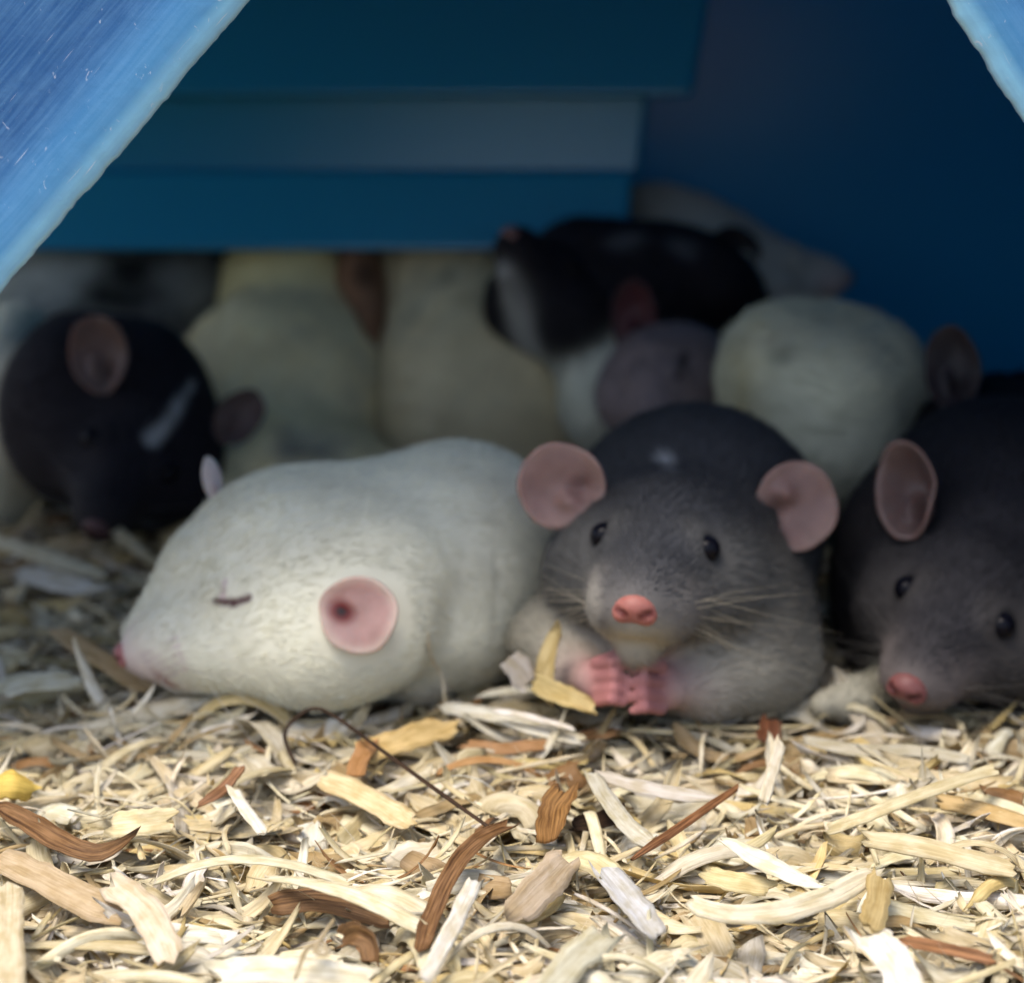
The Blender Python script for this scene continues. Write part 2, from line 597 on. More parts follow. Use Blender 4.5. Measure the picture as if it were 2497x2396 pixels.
def surface(prims, h):
    adds = [p for p in prims if p['op'] == 'add']
    subs = [p for p in prims if p['op'] == 'sub']
    lo = np.min([pbox(p, 3 * h)[0] for p in adds], 0)
    hi = np.max([pbox(p, 3 * h)[1] for p in adds], 0)
    n = np.ceil((hi - lo) / h).astype(int) + 1
    ax = [lo[i] + h * np.arange(n[i]) for i in range(3)]
    F = np.full(n, 5.0, np.float64)

    def block(p, m):
        a, b = pbox(p, m)
        i0 = np.clip(((a - lo) / h).astype(int), 0, n - 1)
        i1 = np.clip(((b - lo) / h).astype(int) + 2, 1, n)
        sl = tuple(slice(i0[i], i1[i]) for i in range(3))
        X = np.stack(np.meshgrid(*[ax[i][sl[i]] for i in range(3)], indexing='ij'), -1)
        return sl, X
    for p in adds:
        sl, X = block(p, p['k'] + 3 * h)
        F[sl] = smin(F[sl], pd(p, X), p['k'])
    for p in subs:
        sl, X = block(p, p['k'] + 2 * h)
        F[sl] = -smin(-F[sl], pd(p, X), p['k'])
    # naive surface nets
    S = F < 0
    nx, ny, nz = (n - 1)
    cnt = np.zeros((nx, ny, nz), np.uint8)
    for dx in (0, 1):
        for dy in (0, 1):
            for dz in (0, 1):
                cnt += S[dx:dx + nx, dy:dy + ny, dz:dz + nz]
    act = (cnt > 0) & (cnt < 8)
    idx = np.full(act.shape, -1, np.int64)
    I = np.argwhere(act)
    idx[act] = np.arange(len(I))
    acc = np.zeros((len(I), 3))
    wt = np.zeros(len(I))
    corners = [(a, b, c) for a in (0, 1) for b in (0, 1) for c in (0, 1)]
    for a in corners:
        for axn in range(3):
            if a[axn]: continue
            b = list(a); b[axn] = 1
            fa = F[I[:, 0] + a[0], I[:, 1] + a[1], I[:, 2] + a[2]]
            fb = F[I[:, 0] + b[0], I[:, 1] + b[1], I[:, 2] + b[2]]
            cr = (fa < 0) != (fb < 0)
            t = np.where(cr, fa / np.where(cr, fa - fb, 1), 0)
            p = np.tile(np.array(a, float), (len(I), 1))
            p[:, axn] += t
            acc += p * cr[:, None]
            wt += cr
    V = lo + h * (I + acc / wt[:, None])
    quads = []
    for axn in range(3):
        o1, o2 = [(1, 2), (2, 0), (0, 1)][axn]
        sl0 = [slice(1, None)] * 3; sl1 = [slice(1, None)] * 3
        sl0 = [slice(0, -1) if i == axn else slice(1, -1) for i in range(3)]
        sl1 = [slice(1, None) if i == axn else slice(1, -1) for i in range(3)]
        A, B = S[tuple(sl0)], S[tuple(sl1)]
        e = np.argwhere(A != B)
        if not len(e): continue
        flip = A[tuple(e.T)]
        g = e.copy()
        for i in range(3):
            if i != axn: g[:, i] += 1

        def cell(d1, d2):
            c = g.copy()
            c[:, o1] -= d1
            c[:, o2] -= d2
            return idx[tuple(c.T)]
        q = np.stack([cell(1, 1), cell(0, 1), cell(0, 0), cell(1, 0)], -1)
        q[~flip] = q[~flip][:, ::-1]
        quads.append(q)
    Q = np.concatenate(quads)
    return V, Q


def vnoise(X, seed, f):
    r = np.random.default_rng(seed)
    v = np.zeros(len(X))
    for i in range(8):
        d = nrm(r.normal(size=3)) * f * r.uniform(0.6, 1.8)
        v += np.sin(X @ d + r.uniform(0, 6.28))
    return v / 4.0


def paint(prims, V, seed):
    num = np.zeros((len(V), 4))
    den = np.zeros(len(V)) + 1e-9
    for p in prims:
        if p['op'] == 'add':
            w = np.exp(-np.maximum(pd(p, V), 0) / (0.4 * p['soft'] + 0.02)) + 1e-8
            num += w[:, None] * np.array([*p['col'], p['fur']])
            den += w
    c = num / den[:, None]
    for p in prims:
        if p['op'] == 'paint':
            d = pd(p, V) + 0.5 * p['soft'] * vnoise(V, seed, 4.0)
            a = np.clip(0.5 - d / (2 * p['soft']), 0, 1)[:, None]
            c = c * (1 - a) + a * np.array([*p['col'], p['fur']])
        if p['op'] == 'bald':                          # no hair over the eyeball
            c[:, 3] *= np.clip(pd(p, V) / 0.12, 0, 1)
        if p['op'] == 'sub' and p['col'] is not None:
            a = np.clip(1 - pd(p, V) / p['soft'], 0, 1)[:, None]
            c = c * (1 - a) + a * np.array([*p['col'], p['fur']])
    c[:, :3] *= (1 + 0.08 * vnoise(V, seed + 1, 2.5) + 0.05 * vnoise(V, seed + 2, 9.0))[:, None]
    return np.clip(c, 0.001, 1)


def add_fur(root, V, Q, C, flow, density, length, rad, seed):
    r = np.random.default_rng(seed)
    A = V[Q]
    fn = np.cross(A[:, 2] - A[:, 0], A[:, 3] - A[:, 1])
    area = np.linalg.norm(fn, axis=1) * 0.5
    fn = nrm(fn)
    cen = A.mean(1)
    vis = (fn * nrm(CAM - cen)).sum(1) > -0.45
    fl = C[Q].mean(1)[:, 3]
    w = area * vis * np.clip(fl * 3, 0, 1)
    N = int(w.sum() * density)
    if N < 10: return
    f = r.choice(len(Q), N, p=w / w.sum())
    a, b = r.random(N), r.random(N)
    A = A[f]
    P = (A[:, 0] * ((1 - a) * (1 - b))[:, None] + A[:, 1] * (a * (1 - b))[:, None] + A[:, 2] * (a * b)[:, None] + A[:, 3] * ((1 - a) * b)[:, None])
    # smoothed normals
    vn = np.zeros_like(V)
    for k in range(4):
        np.add.at(vn, Q[:, k], fn * area[:, None])
    vn = nrm(vn)
    n = nrm(vn[Q[f]].mean(1))
    D = flow(P)
    D = D - n * (D * n).sum(1)[:, None]
    D = nrm(D + 1e-6)
    clump = vnoise(P, seed + 5, 3.0)[:, None] * np.cross(n, D) * 0.35
    D = nrm(D + clump + r.normal(0, 0.13, (N, 3)))
    col = C[Q[f]].mean(1)
    L = length * r.uniform(0.55, 1.15, N) * np.clip(col[:, 3], 0.15, 1.6)
    t = np.linspace(0, 1, 4)
    lift = 0.30
    pts = (P - n * 0.03)[:, None, :] + L[:, None, None] * (
        n[:, None, :] * (lift * (t - 0.45 * t * t))[None, :, None] + D[:, None, :] * (0.95 * t ** 1.2)[None, :, None])
    cu = bpy.data.hair_curves.new('fur')
    cu.add_curves([4] * N)
    pts = pts.reshape(-1, 3) * U - np.array(root.location)
    cu.attributes['position'].data.foreach_set('vector', pts.astype(np.float32).ravel())
    ra = cu.attributes.get('radius') or cu.attributes.new('radius', 'FLOAT', 'POINT')
    rr = np.tile(np.array([1.0, 0.9, 0.6, 0.12]), N) * rad * U
    ra.data.foreach_set('value', rr.astype(np.float32))
    ca = cu.attributes.new('tint', 'FLOAT_COLOR', 'CURVE')
    cc = np.ones((N, 4), np.float32)
    spread = np.where(col[:, :3].mean(1) > 0.35, 0.14, 0.28)
    cc[:, :3] = np.clip(col[:, :3] * (1 + spread * r.uniform(-1, 1, N))[:, None], 0.001, 0.95)
    ca.data.foreach_set('color', cc.ravel())
    cu.materials.append(M_HAIR)
    o = bpy.data.objects.new('fur', cu)
    COL.objects.link(o)
    o.parent = root


def on(P, px, py):
    """nearest point of the body surface along that pixel's ray"""
    d = FV + (px - 1248.5) / FPX * RV + (1198 - py) / FPX * UV
    t = np.linspace(32, 66, 1700)
    X = CAM + t[:, None] * d
    F = np.full(len(t), 9.0)
    for p in P:
        if p['op'] == 'add': F = smin(F, pd(p, X), p['k'])
    i = int(np.argmax(F < 0))
    if F[i] >= 0: i = int(np.argmin(F))
    return X[i]


# ------------------------------------------------------------------ rat parts
LM = dict(nose=(2.12, 0, -0.36), eyeL=(0.58, 0.70, 0.31), eyeR=(0.58, -0.70, 0.31), earL=(-1.2, 1.40, 0.85), earR=(-1.2, -1.40, 0.85))


def rodr(w):
    t = np.linalg.norm(w)
    if t < 1e-9: return np.eye(3)
    k = w / t
    K = np.array([[0, -k[2], k[1]], [k[2], 0, -k[0]], [-k[1], k[0], 0]])
    return np.eye(3) + math.sin(t) * K + (1 - math.cos(t)) * K @ K


def fit_head(marks, s, depth, yaw, pitch, hold=12.0, lm=None):
    """pose a head of size s so its nose, eyes and ears meet the photo pixels at about the given depth.
    yaw 0 = facing the camera, +90 = facing picture left; pitch > 0 = nose down"""
    lm = {**LM, **(lm or {})}
    cy, sy = math.cos(math.radians(yaw)), math.sin(math.radians(yaw))
    cp, sp = math.cos(math.radians(pitch)), math.sin(math.radians(pitch))
    # camera axes: x right, y up, z away.
    fwd = np.array([-sy * cp, -sp, -cy * cp])
    up = np.array([-sy * sp, cp, -cy * sp])
    left = np.cross(up, fwd) * -1.0         # x right, y up, z away is left handed
    R0 = np.stack([fwd, left, up], 1)
    names = list(marks)
    Lp = np.array([lm[n] for n in names]) * s
    tgt = np.array([marks[n][:2] for n in names], float)
    wts = np.array([marks[n][2] if len(marks[n]) > 2 else 1.0 for n in names])
    c = tgt.mean(0)
    x = np.array([0, 0, math.radians(0), (c[0] - 1248.5) / FPX * depth, (1198 - c[1]) / FPX * depth, depth], float)

    def res(x):
        R = rodr(x[:3]) @ R0
        q = Lp @ R.T + x[3:]
        uv = np.stack([1248.5 + FPX * q[:, 0] / q[:, 2], 1198 - FPX * q[:, 1] / q[:, 2]], 1)
        return np.concatenate([((uv - tgt) * wts[:, None]).ravel(), [(x[5] - depth) * 25], x[:3] * hold])
    lam = 1.0
    r = res(x)
    for it in range(80):
        J = np.stack([(res(x + e) - r) / 1e-4 for e in np.eye(6) * 1e-4], 1)
        dx = -np.linalg.solve(J.T @ J + lam * np.diag(np.diag(J.T @ J) + 1e-6), J.T @ r)
        rn = res(x + dx)
        if rn @ rn < r @ r:
            x, r, lam = x + dx, rn, lam * 0.4
        else:
            lam *= 3
    R = rodr(x[:3]) @ R0
    B = np.stack([RV, UV, FV], 1)
    err = np.abs(r[:2 * len(names)]).max()
    print('head fit', names[0], 'err px', round(float(err), 1), 'depth', round(float(x[5]), 2))
    return dict(O=CAM + B @ x[3:], A=B @ R, s=s)


def HP(H, p):
    return H['O'] + H['A'] @ (np.asarray(p, float) * H['s'])


def head_prims(H, top, side, muzzle, k=0.35, lower=None, mz=1.0):
    s = H['s']
    R = H['A'].T
    lower = lower or side
    P = []
    def e(c, r, col, kk=k, **kw): P.append(E(HP(H, c), np.array(r) * s, col, kk * s, R=R, **kw))
    def c(a, b, ra, rb, col, kk=k, **kw): P.append(CN(HP(H, a), HP(H, b), ra * s, rb * s, col, kk * s, **kw))
    e((-1.0, 0, 0.10), (1.30, 1.22, 1.0), top)
    c((-0.2, 0, 0.12), (1.62, 0, -0.22), 0.90, 0.36 * mz, top)
    for y in (1, -1):
        e((-0.30, 0.66 * y, -0.30), (0.95, 0.76, 0.78), side)
        e((-0.85, 0.80 * y, -0.42), (1.0, 0.72, 0.72), side, 0.6)
        e((1.30, 0.26 * y * mz, -0.44), (0.60, 0.32 * mz, 0.36 * mz), muzzle, 0.30, fur=0.55)
        e((0.50, 0.47 * y, 0.28), (0.38, 0.24, 0.28), side, 0.25)
        e((0.35, 0.42 * y, -0.40), (0.75, 0.50, 0.48), side, 0.4)
    c((-0.6, 0, -0.62), (1.28, 0, -0.80 * mz), 0.62, 0.27, lower, 0.3, fur=0.8)
    e((1.88, 0, -0.38), (0.26, 0.25 * mz, 0.25 * mz), muzzle, 0.24, fur=0.2)
    return P


def ear(root, base, tip, width_px, facing, col_in, col_edge, D, cup=0.2, fold=0.3, col_back=None, seed=0, dz=0.2, canal=0.12, sink=0.10, cu0=0.27, dark=0.15):
    """thin cupped pinna between two photo pixels"""
    if isinstance(D, list):                              # rooted on the surface of these primitives
        Db = (on(D, *base) - CAM) @ FV + sink
        D = (Db, Db + dz)
    Db, Dt = (D if isinstance(D, tuple) else (D, D))
    b, t = W(base[0], base[1], Db), W(tip[0], tip[1], Dt)
    U_ = t - b
    L = np.linalg.norm(U_)
    U_ = U_ / L
    N_ = np.asarray(facing, float)
    N_ = nrm(N_ - U_ * (N_ @ U_))
    W_ = np.cross(N_, U_)
    hw = width_px * Db / FPX * 0.5
    nr, na = 12, 48
    V, C = [], []
    r = np.random.default_rng(seed)
    ph = r.uniform(0, 6.28, 4)
    for i in range(nr + 1):
        q = i / nr
        for j in range(na):
            a = 2 * math.pi * j / na
            cu, cw = math.cos(a), math.sin(a)
            shape = 1.0 + 0.015 * math.sin(3 * a + ph[0]) + 0.012 * math.sin(5 * a + ph[1])
            uu = 0.5 + 0.5 * q * cu * shape
            ww = q * cw * shape
            if cu < 0: ww *= 1 - 0.16 * (cu * q) ** 2
            h = cup * (q ** 2.0) - cup * 0.35
            h += cup * 0.45 * max(0, -cu) * q * abs(cw)          # the base rolls into a tube
            h -= canal * math.exp(-((uu - cu0) / 0.13) ** 2 - ((ww + 0.15) / 0.26) ** 2)
            h += fold * 0.35 * math.exp(-((uu - 0.36) / 0.13) ** 2 - ((ww - 0.25) / 0.2) ** 2)
            h += 0.05 * math.sin(6 * uu + ph[2]) * math.sin(4 * ww + ph[3]) * q
            V.append(b + U_ * (uu * L) + W_ * (ww * hw) + N_ * (h * hw * 2))
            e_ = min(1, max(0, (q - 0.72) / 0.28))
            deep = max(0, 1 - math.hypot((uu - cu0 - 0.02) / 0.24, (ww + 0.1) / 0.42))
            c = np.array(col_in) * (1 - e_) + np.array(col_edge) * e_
            c = np.maximum(0.012, c * (1 - np.minimum(0.97, dark * deep * np.array([0.7, 1, 1]))))  # paints the shade of the canal into the ear colour
            C.append(c)
    F = []
    for i in range(nr):
        for j in range(na):
            j2 = (j + 1) % na
            F.append((i * na + j, i * na + j2, (i + 1) * na + j2, (i + 1) * na + j))
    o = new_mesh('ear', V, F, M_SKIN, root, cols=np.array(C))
    md = o.modifiers.new('thickness', 'SOLIDIFY')
    md.thickness = 0.055 * U
    md.offset = 0
    return o


def eyeball(root, H, y, r=0.180, pos=None):
    s = H['s']
    c = HP(H, pos if pos is not None else (0.61, 0.69 * y, 0.31))
    V, F = [], []
    n, m = 16, 24
    for i in range(n + 1):
        for j in range(m):
            th, ph = math.pi * i / n, 2 * math.pi * j / m
            d = np.array([math.sin(th) * math.cos(ph) * 1.05, math.sin(th) * math.sin(ph), math.cos(th)])
            V.append(c + H['A'] @ d * r * s)
    for i in range(n):
        for j in range(m):
            F.append((i * m + j, (i + 1) * m + j, (i + 1) * m + (j + 1) % m, i * m + (j + 1) % m))
    new_mesh('eye', V, F, M_EYE, root)


def nose_part(root, H, col, size=1.0):
    s = H['s'] * size
    A = H['A']
    N0 = HP(H, (2.04, 0, -0.36))
    def at(p): return N0 + A @ (np.array(p) * s)
    P = [E(at((0, 0, 0.03)), np.array((0.17, 0.20, 0.155)) * s, col, 0.05 * s, R=A.T),
         E(at((0.0, 0.13, -0.04)), np.array((0.13, 0.10, 0.10)) * s, col, 0.08 * s, R=A.T),
         E(at((0.0, -0.13, -0.04)), np.array((0.13, 0.10, 0.10)) * s, col, 0.08 * s, R=A.T),
         CN(at((-0.02, 0, -0.05)), at((-0.10, 0, -0.24)), 0.07 * s, 0.05 * s, col, 0.08 * s)]
    dk = (col[0] * 0.35, col[1] * 0.2, col[2] * 0.2)
    for y in (1, -1):
        P.append(CN(at((0.16, 0.085 * y, -0.03)), at((0.10, 0.19 * y, 0.02)), 0.035 * s, 0.025 * s, dk, 0.03 * s, 'sub', soft=0.03))
    P.append(CN(at((0.20, 0, 0.06)), at((0.16, 0, -0.24)), 0.016 * s, 0.016 * s, dk, 0.03 * s, 'sub', soft=0.03))
    V, Q = surface(P, 0.035 * s)
    C = paint(P, V, 3)
    new_mesh('nose', V, Q, M_SKIN, root, cols=C)


def whiskers(root, H, col, n=11, seed=0, length=2.3, rad=0.0040):
    r = np.random.default_rng(seed)
    s = H['s']
    V, F, C = [], [], []
    for y in (1, -1):
        for i in range(n):
            p = np.array([1.55 - 0.6 * r.random(), 0.42 * y, -0.15 - 0.50 * r.random()])
            d = np.array([-0.6 + 0.7 * r.random(), y * 1.0, r.uniform(-0.75, 0.45)])
            d /= np.linalg.norm(d)
            L = length * r.uniform(0.5, 1.0)
            bend = np.array([-0.8, 0, r.uniform(-0.5, 0.1)]) * 0.35
            pts = [HP(H, p + d * L * t + bend * L * t * t) for t in np.linspace(0, 1, 9)]
            pts = np.array(pts)
            tan = nrm(np.gradient(pts, axis=0))
            a = nrm(np.cross(tan, UV))
            b = np.cross(tan, a)
            b0 = len(V)
            for k in range(9):
                rr = rad * (1 - 0.85 * k / 8) * s
                for j in range(4):
                    an = j * math.pi / 2
                    V.append(pts[k] + rr * (math.cos(an) * a[k] + math.sin(an) * b[k]))
                    C.append(col)
            for k in range(8):
                for j in range(4):
                    F.append((b0 + k * 4 + j, b0 + k * 4 + (j + 1) % 4, b0 + (k + 1) * 4 + (j + 1) % 4, b0 + (k + 1) * 4 + j))
    new_mesh('whiskers', V, F, M_WHISK, root, cols=np.array(C))


RAT_GROUP = 'rats huddled together in the hide'


def rat(label, prims, base, h, flow_head=None, flow_body=(0, 1, 0.2), head=None, seed=0, density=260, fur=0.42, rad=0.011):
    root = empty('rat', base)
    tag(root, label, 'rat', RAT_GROUP)
    V, Q = surface(prims, h)
    C = paint(prims, V, seed)
    new_mesh('body', V, Q, M_COAT, root, cols=C)
    fb = nrm(np.array(flow_body, float))

    def flow(P):
        d = np.tile(fb, (len(P), 1))
        if head is not None:
            hd = -head['A'][:, 0]
            q = (P - head['O']) @ head['A'] / head['s']
            # fan outwards from the nose over the face
            w = np.clip((q[:, 0] + 2.2) / 1.6, 0, 1)[:, None]
            fan = nrm(P - HP(head, (2.6, 0, -0.4)))
            d = d * (1 - w) + w * nrm(0.5 * hd + 0.5 * fan)
        return nrm(d)
    add_fur(root, V, Q, C, flow, density, fur, rad, seed + 50)
    return root


# coat colours
WHITE = (0.71, 0.685, 0.54)
CREAM = (0.60, 0.55, 0.40)
SLATE = (0.043, 0.044, 0.049)
SLATE2 = (0.088, 0.085, 0.080)
BELLY = (0.42, 0.385, 0.30)
BLACK = (0.014, 0.012, 0.016)
PINK = (0.37, 0.145, 0.14)
EARP = (0.27, 0.165, 0.145)


def grey_rat():
    H = fit_head(dict(nose=(1545, 1505), eyeR=(1470, 1288), eyeL=(1728, 1325), earR=(1362, 1175, .6), earL=(1935, 1235, .6)), 1.34, 40.3, 12, 25)
    P = head_prims(H, SLATE, SLATE2, (0.155, 0.142, 0.13), lower=(0.26, 0.24, 0.20), mz=1.24)
    P += [EP(1690, 1290, 45.0, 315, 305, 3.6, SLATE, 0.9),
          EP(1640, 1500, 42.8, 330, 250, 2.6, (0.085, 0.078, 0.068), 0.9, soft=0.8),
          EP(1630, 1630, 41.6, 300, 120, 2.2, (0.27, 0.25, 0.205), 0.7, soft=0.8),
          EP(1850, 1560, 41.8, 125, 190, 1.6, (0.11, 0.10, 0.085), 0.8, soft=0.9),
          CP((1880, 1630, 41.2, 95), (1720, 1672, 40.0, 72), BELLY, 0.6, soft=0.5),
          CP((1720, 1672, 40.0, 70), (1640, 1680, 39.2, 42), (0.40, 0.30, 0.26), 0.3, fur=0.5),
          CP((1330, 1560, 41.2, 85), (1390, 1640, 40.0, 62), BELLY, 0.5),
          CP((1390, 1640, 40.0, 60), (1440, 1655, 39.2, 40), (0.40, 0.30, 0.26), 0.3, fur=0.5)]
    # paws held together: palm, four bent fingers and a thumb each
    for side, xs, ys in ((-1, (1448, 1498, 1524), (1618, 1650, 1682, 1708)), (1, (1618, 1568, 1538), (1626, 1662, 1696, 1728))):
        P.append(EP(xs[0], (ys[0] + ys[3]) / 2, 39.2, 34, 56, 0.30, PINK, 0.15, fur=0.0))
        for i, y in enumerate(ys):
            r0 = 16.0 if i in (1, 2) else 14.5
            dx = 0 if i in (1, 2) else 4 * side
            j1 = (xs[0] - 6 * side, y + 2, 38.95, r0)
            j2 = (xs[1] + dx, y - 5, 38.45, r0)
            j3 = (xs[2] + dx, y + 4, 38.55, r0 * .8)
            P.append(CP(j1, j2, PINK, 0.05, fur=0.0, soft=.05))
            P.append(CP(j2, j3, (0.42, 0.175, 0.165), 0.05, fur=0.0, soft=.05))
        P.append(CP((xs[0] - 4 * side, ys[0] - 6, 38.9, 13), (xs[1], ys[0] - 26, 38.6, 9), PINK, 0.05, fur=0.0))
    # white head spot and pale muzzle
    P.append(EP(1640, 1118, 40.2, 24, 18, 3.0, (0.36, 0.37, 0.38), op='paint', soft=0.14))
    P.append(E(HP(H, (1.75, 0, -0.74)), np.array((0.55, 0.40, 0.28)) * 1.34, (0.36, 0.33, 0.27), op='paint', soft=0.22, R=H['A'].T, fur=0.5))
    P.append(E(HP(H, (1.35, -0.50, -0.42)), np.array((0.55, 0.17, 0.34)) * 1.34, (0.40, 0.37, 0.31), op='paint', soft=0.22, R=H['A'].T, fur=0.6))
    for y in (1, -1):
        P.append(E(HP(H, (0.62, 0.72 * y, 0.31)), 0.29 * 1.34, None, op='bald', R=H['A'].T))
        P.append(E(HP(H, (0.58, 0.68 * y, 0.30)), 0.13 * 1.34, (0.012, 0.012, 0.013), 0.05, 'sub', R=H['A'].T, fur=0.0, soft=0.20))
    root = rat('slate grey rat with white forehead spot holding its pink paws together under its chin', P, G(1620, 1740, 0), 0.062, head=H, flow_body=(0.1, 1, -0.3), seed=1, density=480, fur=0.32, rad=0.0085)
    for y in (1, -1): eyeball(root, H, y)
    nose_part(root, H, (0.36, 0.135, 0.11), 1.25)
    ear(root, (1470, 1228), (1270, 1140), 210, camdir(-0.25, 0.05, 1), EARP, (0.31, 0.20, 0.17), P, sink=0.38, dz=0.0, cup=0.10, fold=0.35, seed=1)
    ear(root, (1838, 1226), (2040, 1242), 222, camdir(0.20, 0.05, 1), EARP, (0.31, 0.20, 0.17), P, sink=0.30, dz=0.1, cup=0.10, fold=0.35, seed=2)
    whiskers(root, H, (0.34, 0.30, 0.22), seed=4, n=13)


def dark_grey_rat():
    H = fit_head(dict(nose=(2205, 1680), eyeR=(2213, 1437), eyeL=(2452, 1523), earR=(2215, 1200, .5)), 1.34, 41.3, 0, 32)
    g1, g2 = (0.030, 0.028, 0.031), (0.058, 0.052, 0.049)
    P = head_prims(H, g1, g2, (0.15, 0.125, 0.115), lower=(0.16, 0.13, 0.11))
    P += [EP(2450, 1270, 45.5, 330, 300, 3.8, (0.012, 0.012, 0.016), 0.9),
          EP(2180, 1420, 44.6, 150, 270, 2.2, (0.032, 0.028, 0.028), 0.8),
          EP(2420, 1560, 44.0, 330, 210, 2.6, g2, 0.8),
          CP((2200, 1680, 42.6, 70), (2080, 1708, 40.9, 52), (0.36, 0.34, 0.26), 0.4),
          CP((2080, 1708, 40.9, 52), (2005, 1716, 40.5, 30), (0.36, 0.33, 0.25), 0.3, fur=0.6)]
    for y in (1, -1):
        P.append(E(HP(H, (0.62, 0.72 * y, 0.31)), 0.29 * 1.34, None, op='bald', R=H['A'].T))
        P.append(E(HP(H, (0.58, 0.68 * y, 0.30)), 0.13 * 1.34, (0.010, 0.010, 0.011), 0.05, 'sub', R=H['A'].T, fur=0.0, soft=0.20))
    root = rat('dark charcoal rat with pink nose lowered to the shavings, pale foreleg beside it', P, G(2250, 1770, 0), 0.07, head=H, flow_body=(0.3, 1, 0.0), seed=2, density=380, fur=0.32, rad=0.0095)
    for y in (1, -1): eyeball(root, H, y)
    nose_part(root, H, (0.20, 0.075, 0.07), 1.2)
    ear(root, (2262, 1318), (2222, 1082), 165, camdir(-0.85, 0.0, 0.9), (0.13, 0.082, 0.075), (0.18, 0.12, 0.105), (42.0, 42.4), cup=0.55, fold=0.8, seed=3)
    ear(root, (2640, 1330), (2720, 1180), 190, camdir(0.6, 0.0, 0.9), (0.16, 0.09, 0.085), (0.22, 0.14, 0.12), (42.5, 43.0), seed=4)
    whiskers(root, H, (0.10, 0.09, 0.08), seed=7, n=9)


def white_rat():
    lm = dict(earL=(-1.2, 1.30, 0.35), earR=(-1.2, -1.30, 0.75))
    H = fit_head(dict(nose=(296, 1602), eyeL=(568, 1462), earL=(868, 1480, .6), earR=(560, 1200, .12)), 1.42, 40.8, 70, 14, lm=lm, hold=45)
    P = head_prims(H, WHITE, WHITE, (0.60, 0.46, 0.42), lower=WHITE, mz=0.78)
    P += [EP(880, 1400, 43.4, 330, 270, 2.8, WHITE, 0.9, rot=-5),
          EP(1110, 1380, 45.0, 300, 305, 3.8, WHITE, 0.8),
          EP(1060, 1560, 43.0, 200, 130, 2.3, WHITE, 0.8),
          EP(760, 1560, 42.6, 260, 125, 2.2, WHITE, 0.7),
          EP(660, 1370, 42.6, 230, 205, 2.2, WHITE, 0.9, rot=25),
          EP(520, 1585, 41.4, 170, 82, 1.5, WHITE, 0.6, rot=-8),
          CP((488, 1410, 41.8, 108), (356, 1556, 41.8, 56), WHITE, 0.5),
          CP((930, 1610, 41.9, 62), (1030, 1668, 41.3, 40), (0.58, 0.52, 0.40), 0.5)]
    # closed eyelid: a groove with bare rim
    e0, e1 = (526, 1466), (606, 1458)
    a, b, m = on(P, *e0), on(P, *e1), on(P, 568, 1470)
    for u, v in ((a, m), (m, b)):
        P.append(CN(u, v, 0.035, 0.04, (0.10, 0.05, 0.05), 0.05, 'sub', fur=0.0, soft=0.075))
    c = on(P, 548, 1415)
    P.append(CN(on(P, 543, 1455), c, 0.012, 0.010, (0.50, 0.38, 0.37), 0.05, 'sub', fur=0.3, soft=0.07))
    # whisker pad creases
    for k in range(5):
        P.append(CN(on(P, 345 + 8 * k, 1600 + 15 * k), on(P, 430 + 6 * k, 1555 + 18 * k), 0.012, 0.010, (0.56, 0.46, 0.42), 0.05, 'sub', fur=0.5, soft=0.05))
    P.append(CP((318, 1632, 40, 10), (420, 1668, 40.6, 8), (0.30, 0.15, 0.13), 0.05, 'paint', fur=0.1, soft=0.1))
    P.append(E(on(P, 872, 1500), 0.85, None, op='bald'))
    root = rat('white rat asleep in profile with eye shut and pink ear, lying on the shavings', P, G(800, 1690, 0), 0.065, head=H, flow_body=(1, 0.35, -0.25), seed=3, density=520, fur=0.24, rad=0.0085)
    nose_part(root, H, (0.42, 0.17, 0.16), 0.95)
    ear(root, (786, 1462), (966, 1534), 188, camdir(-0.25, 0.1, 1), (0.46, 0.285, 0.255), (0.60, 0.47, 0.39), P, cup=0.08, fold=0.1, seed=5, dz=-0.42, canal=-0.02, sink=-0.10, cu0=0.26, dark=1.6)
    ear(root, (530, 1225), (508, 1112), 46, camdir(-0.5, 0.1, -1), (0.56, 0.50, 0.47), (0.62, 0.58, 0.54), (42.4, 42.6), seed=6)
    whiskers(root, H, (0.55, 0.52, 0.45), seed=9, n=6, rad=0.006)


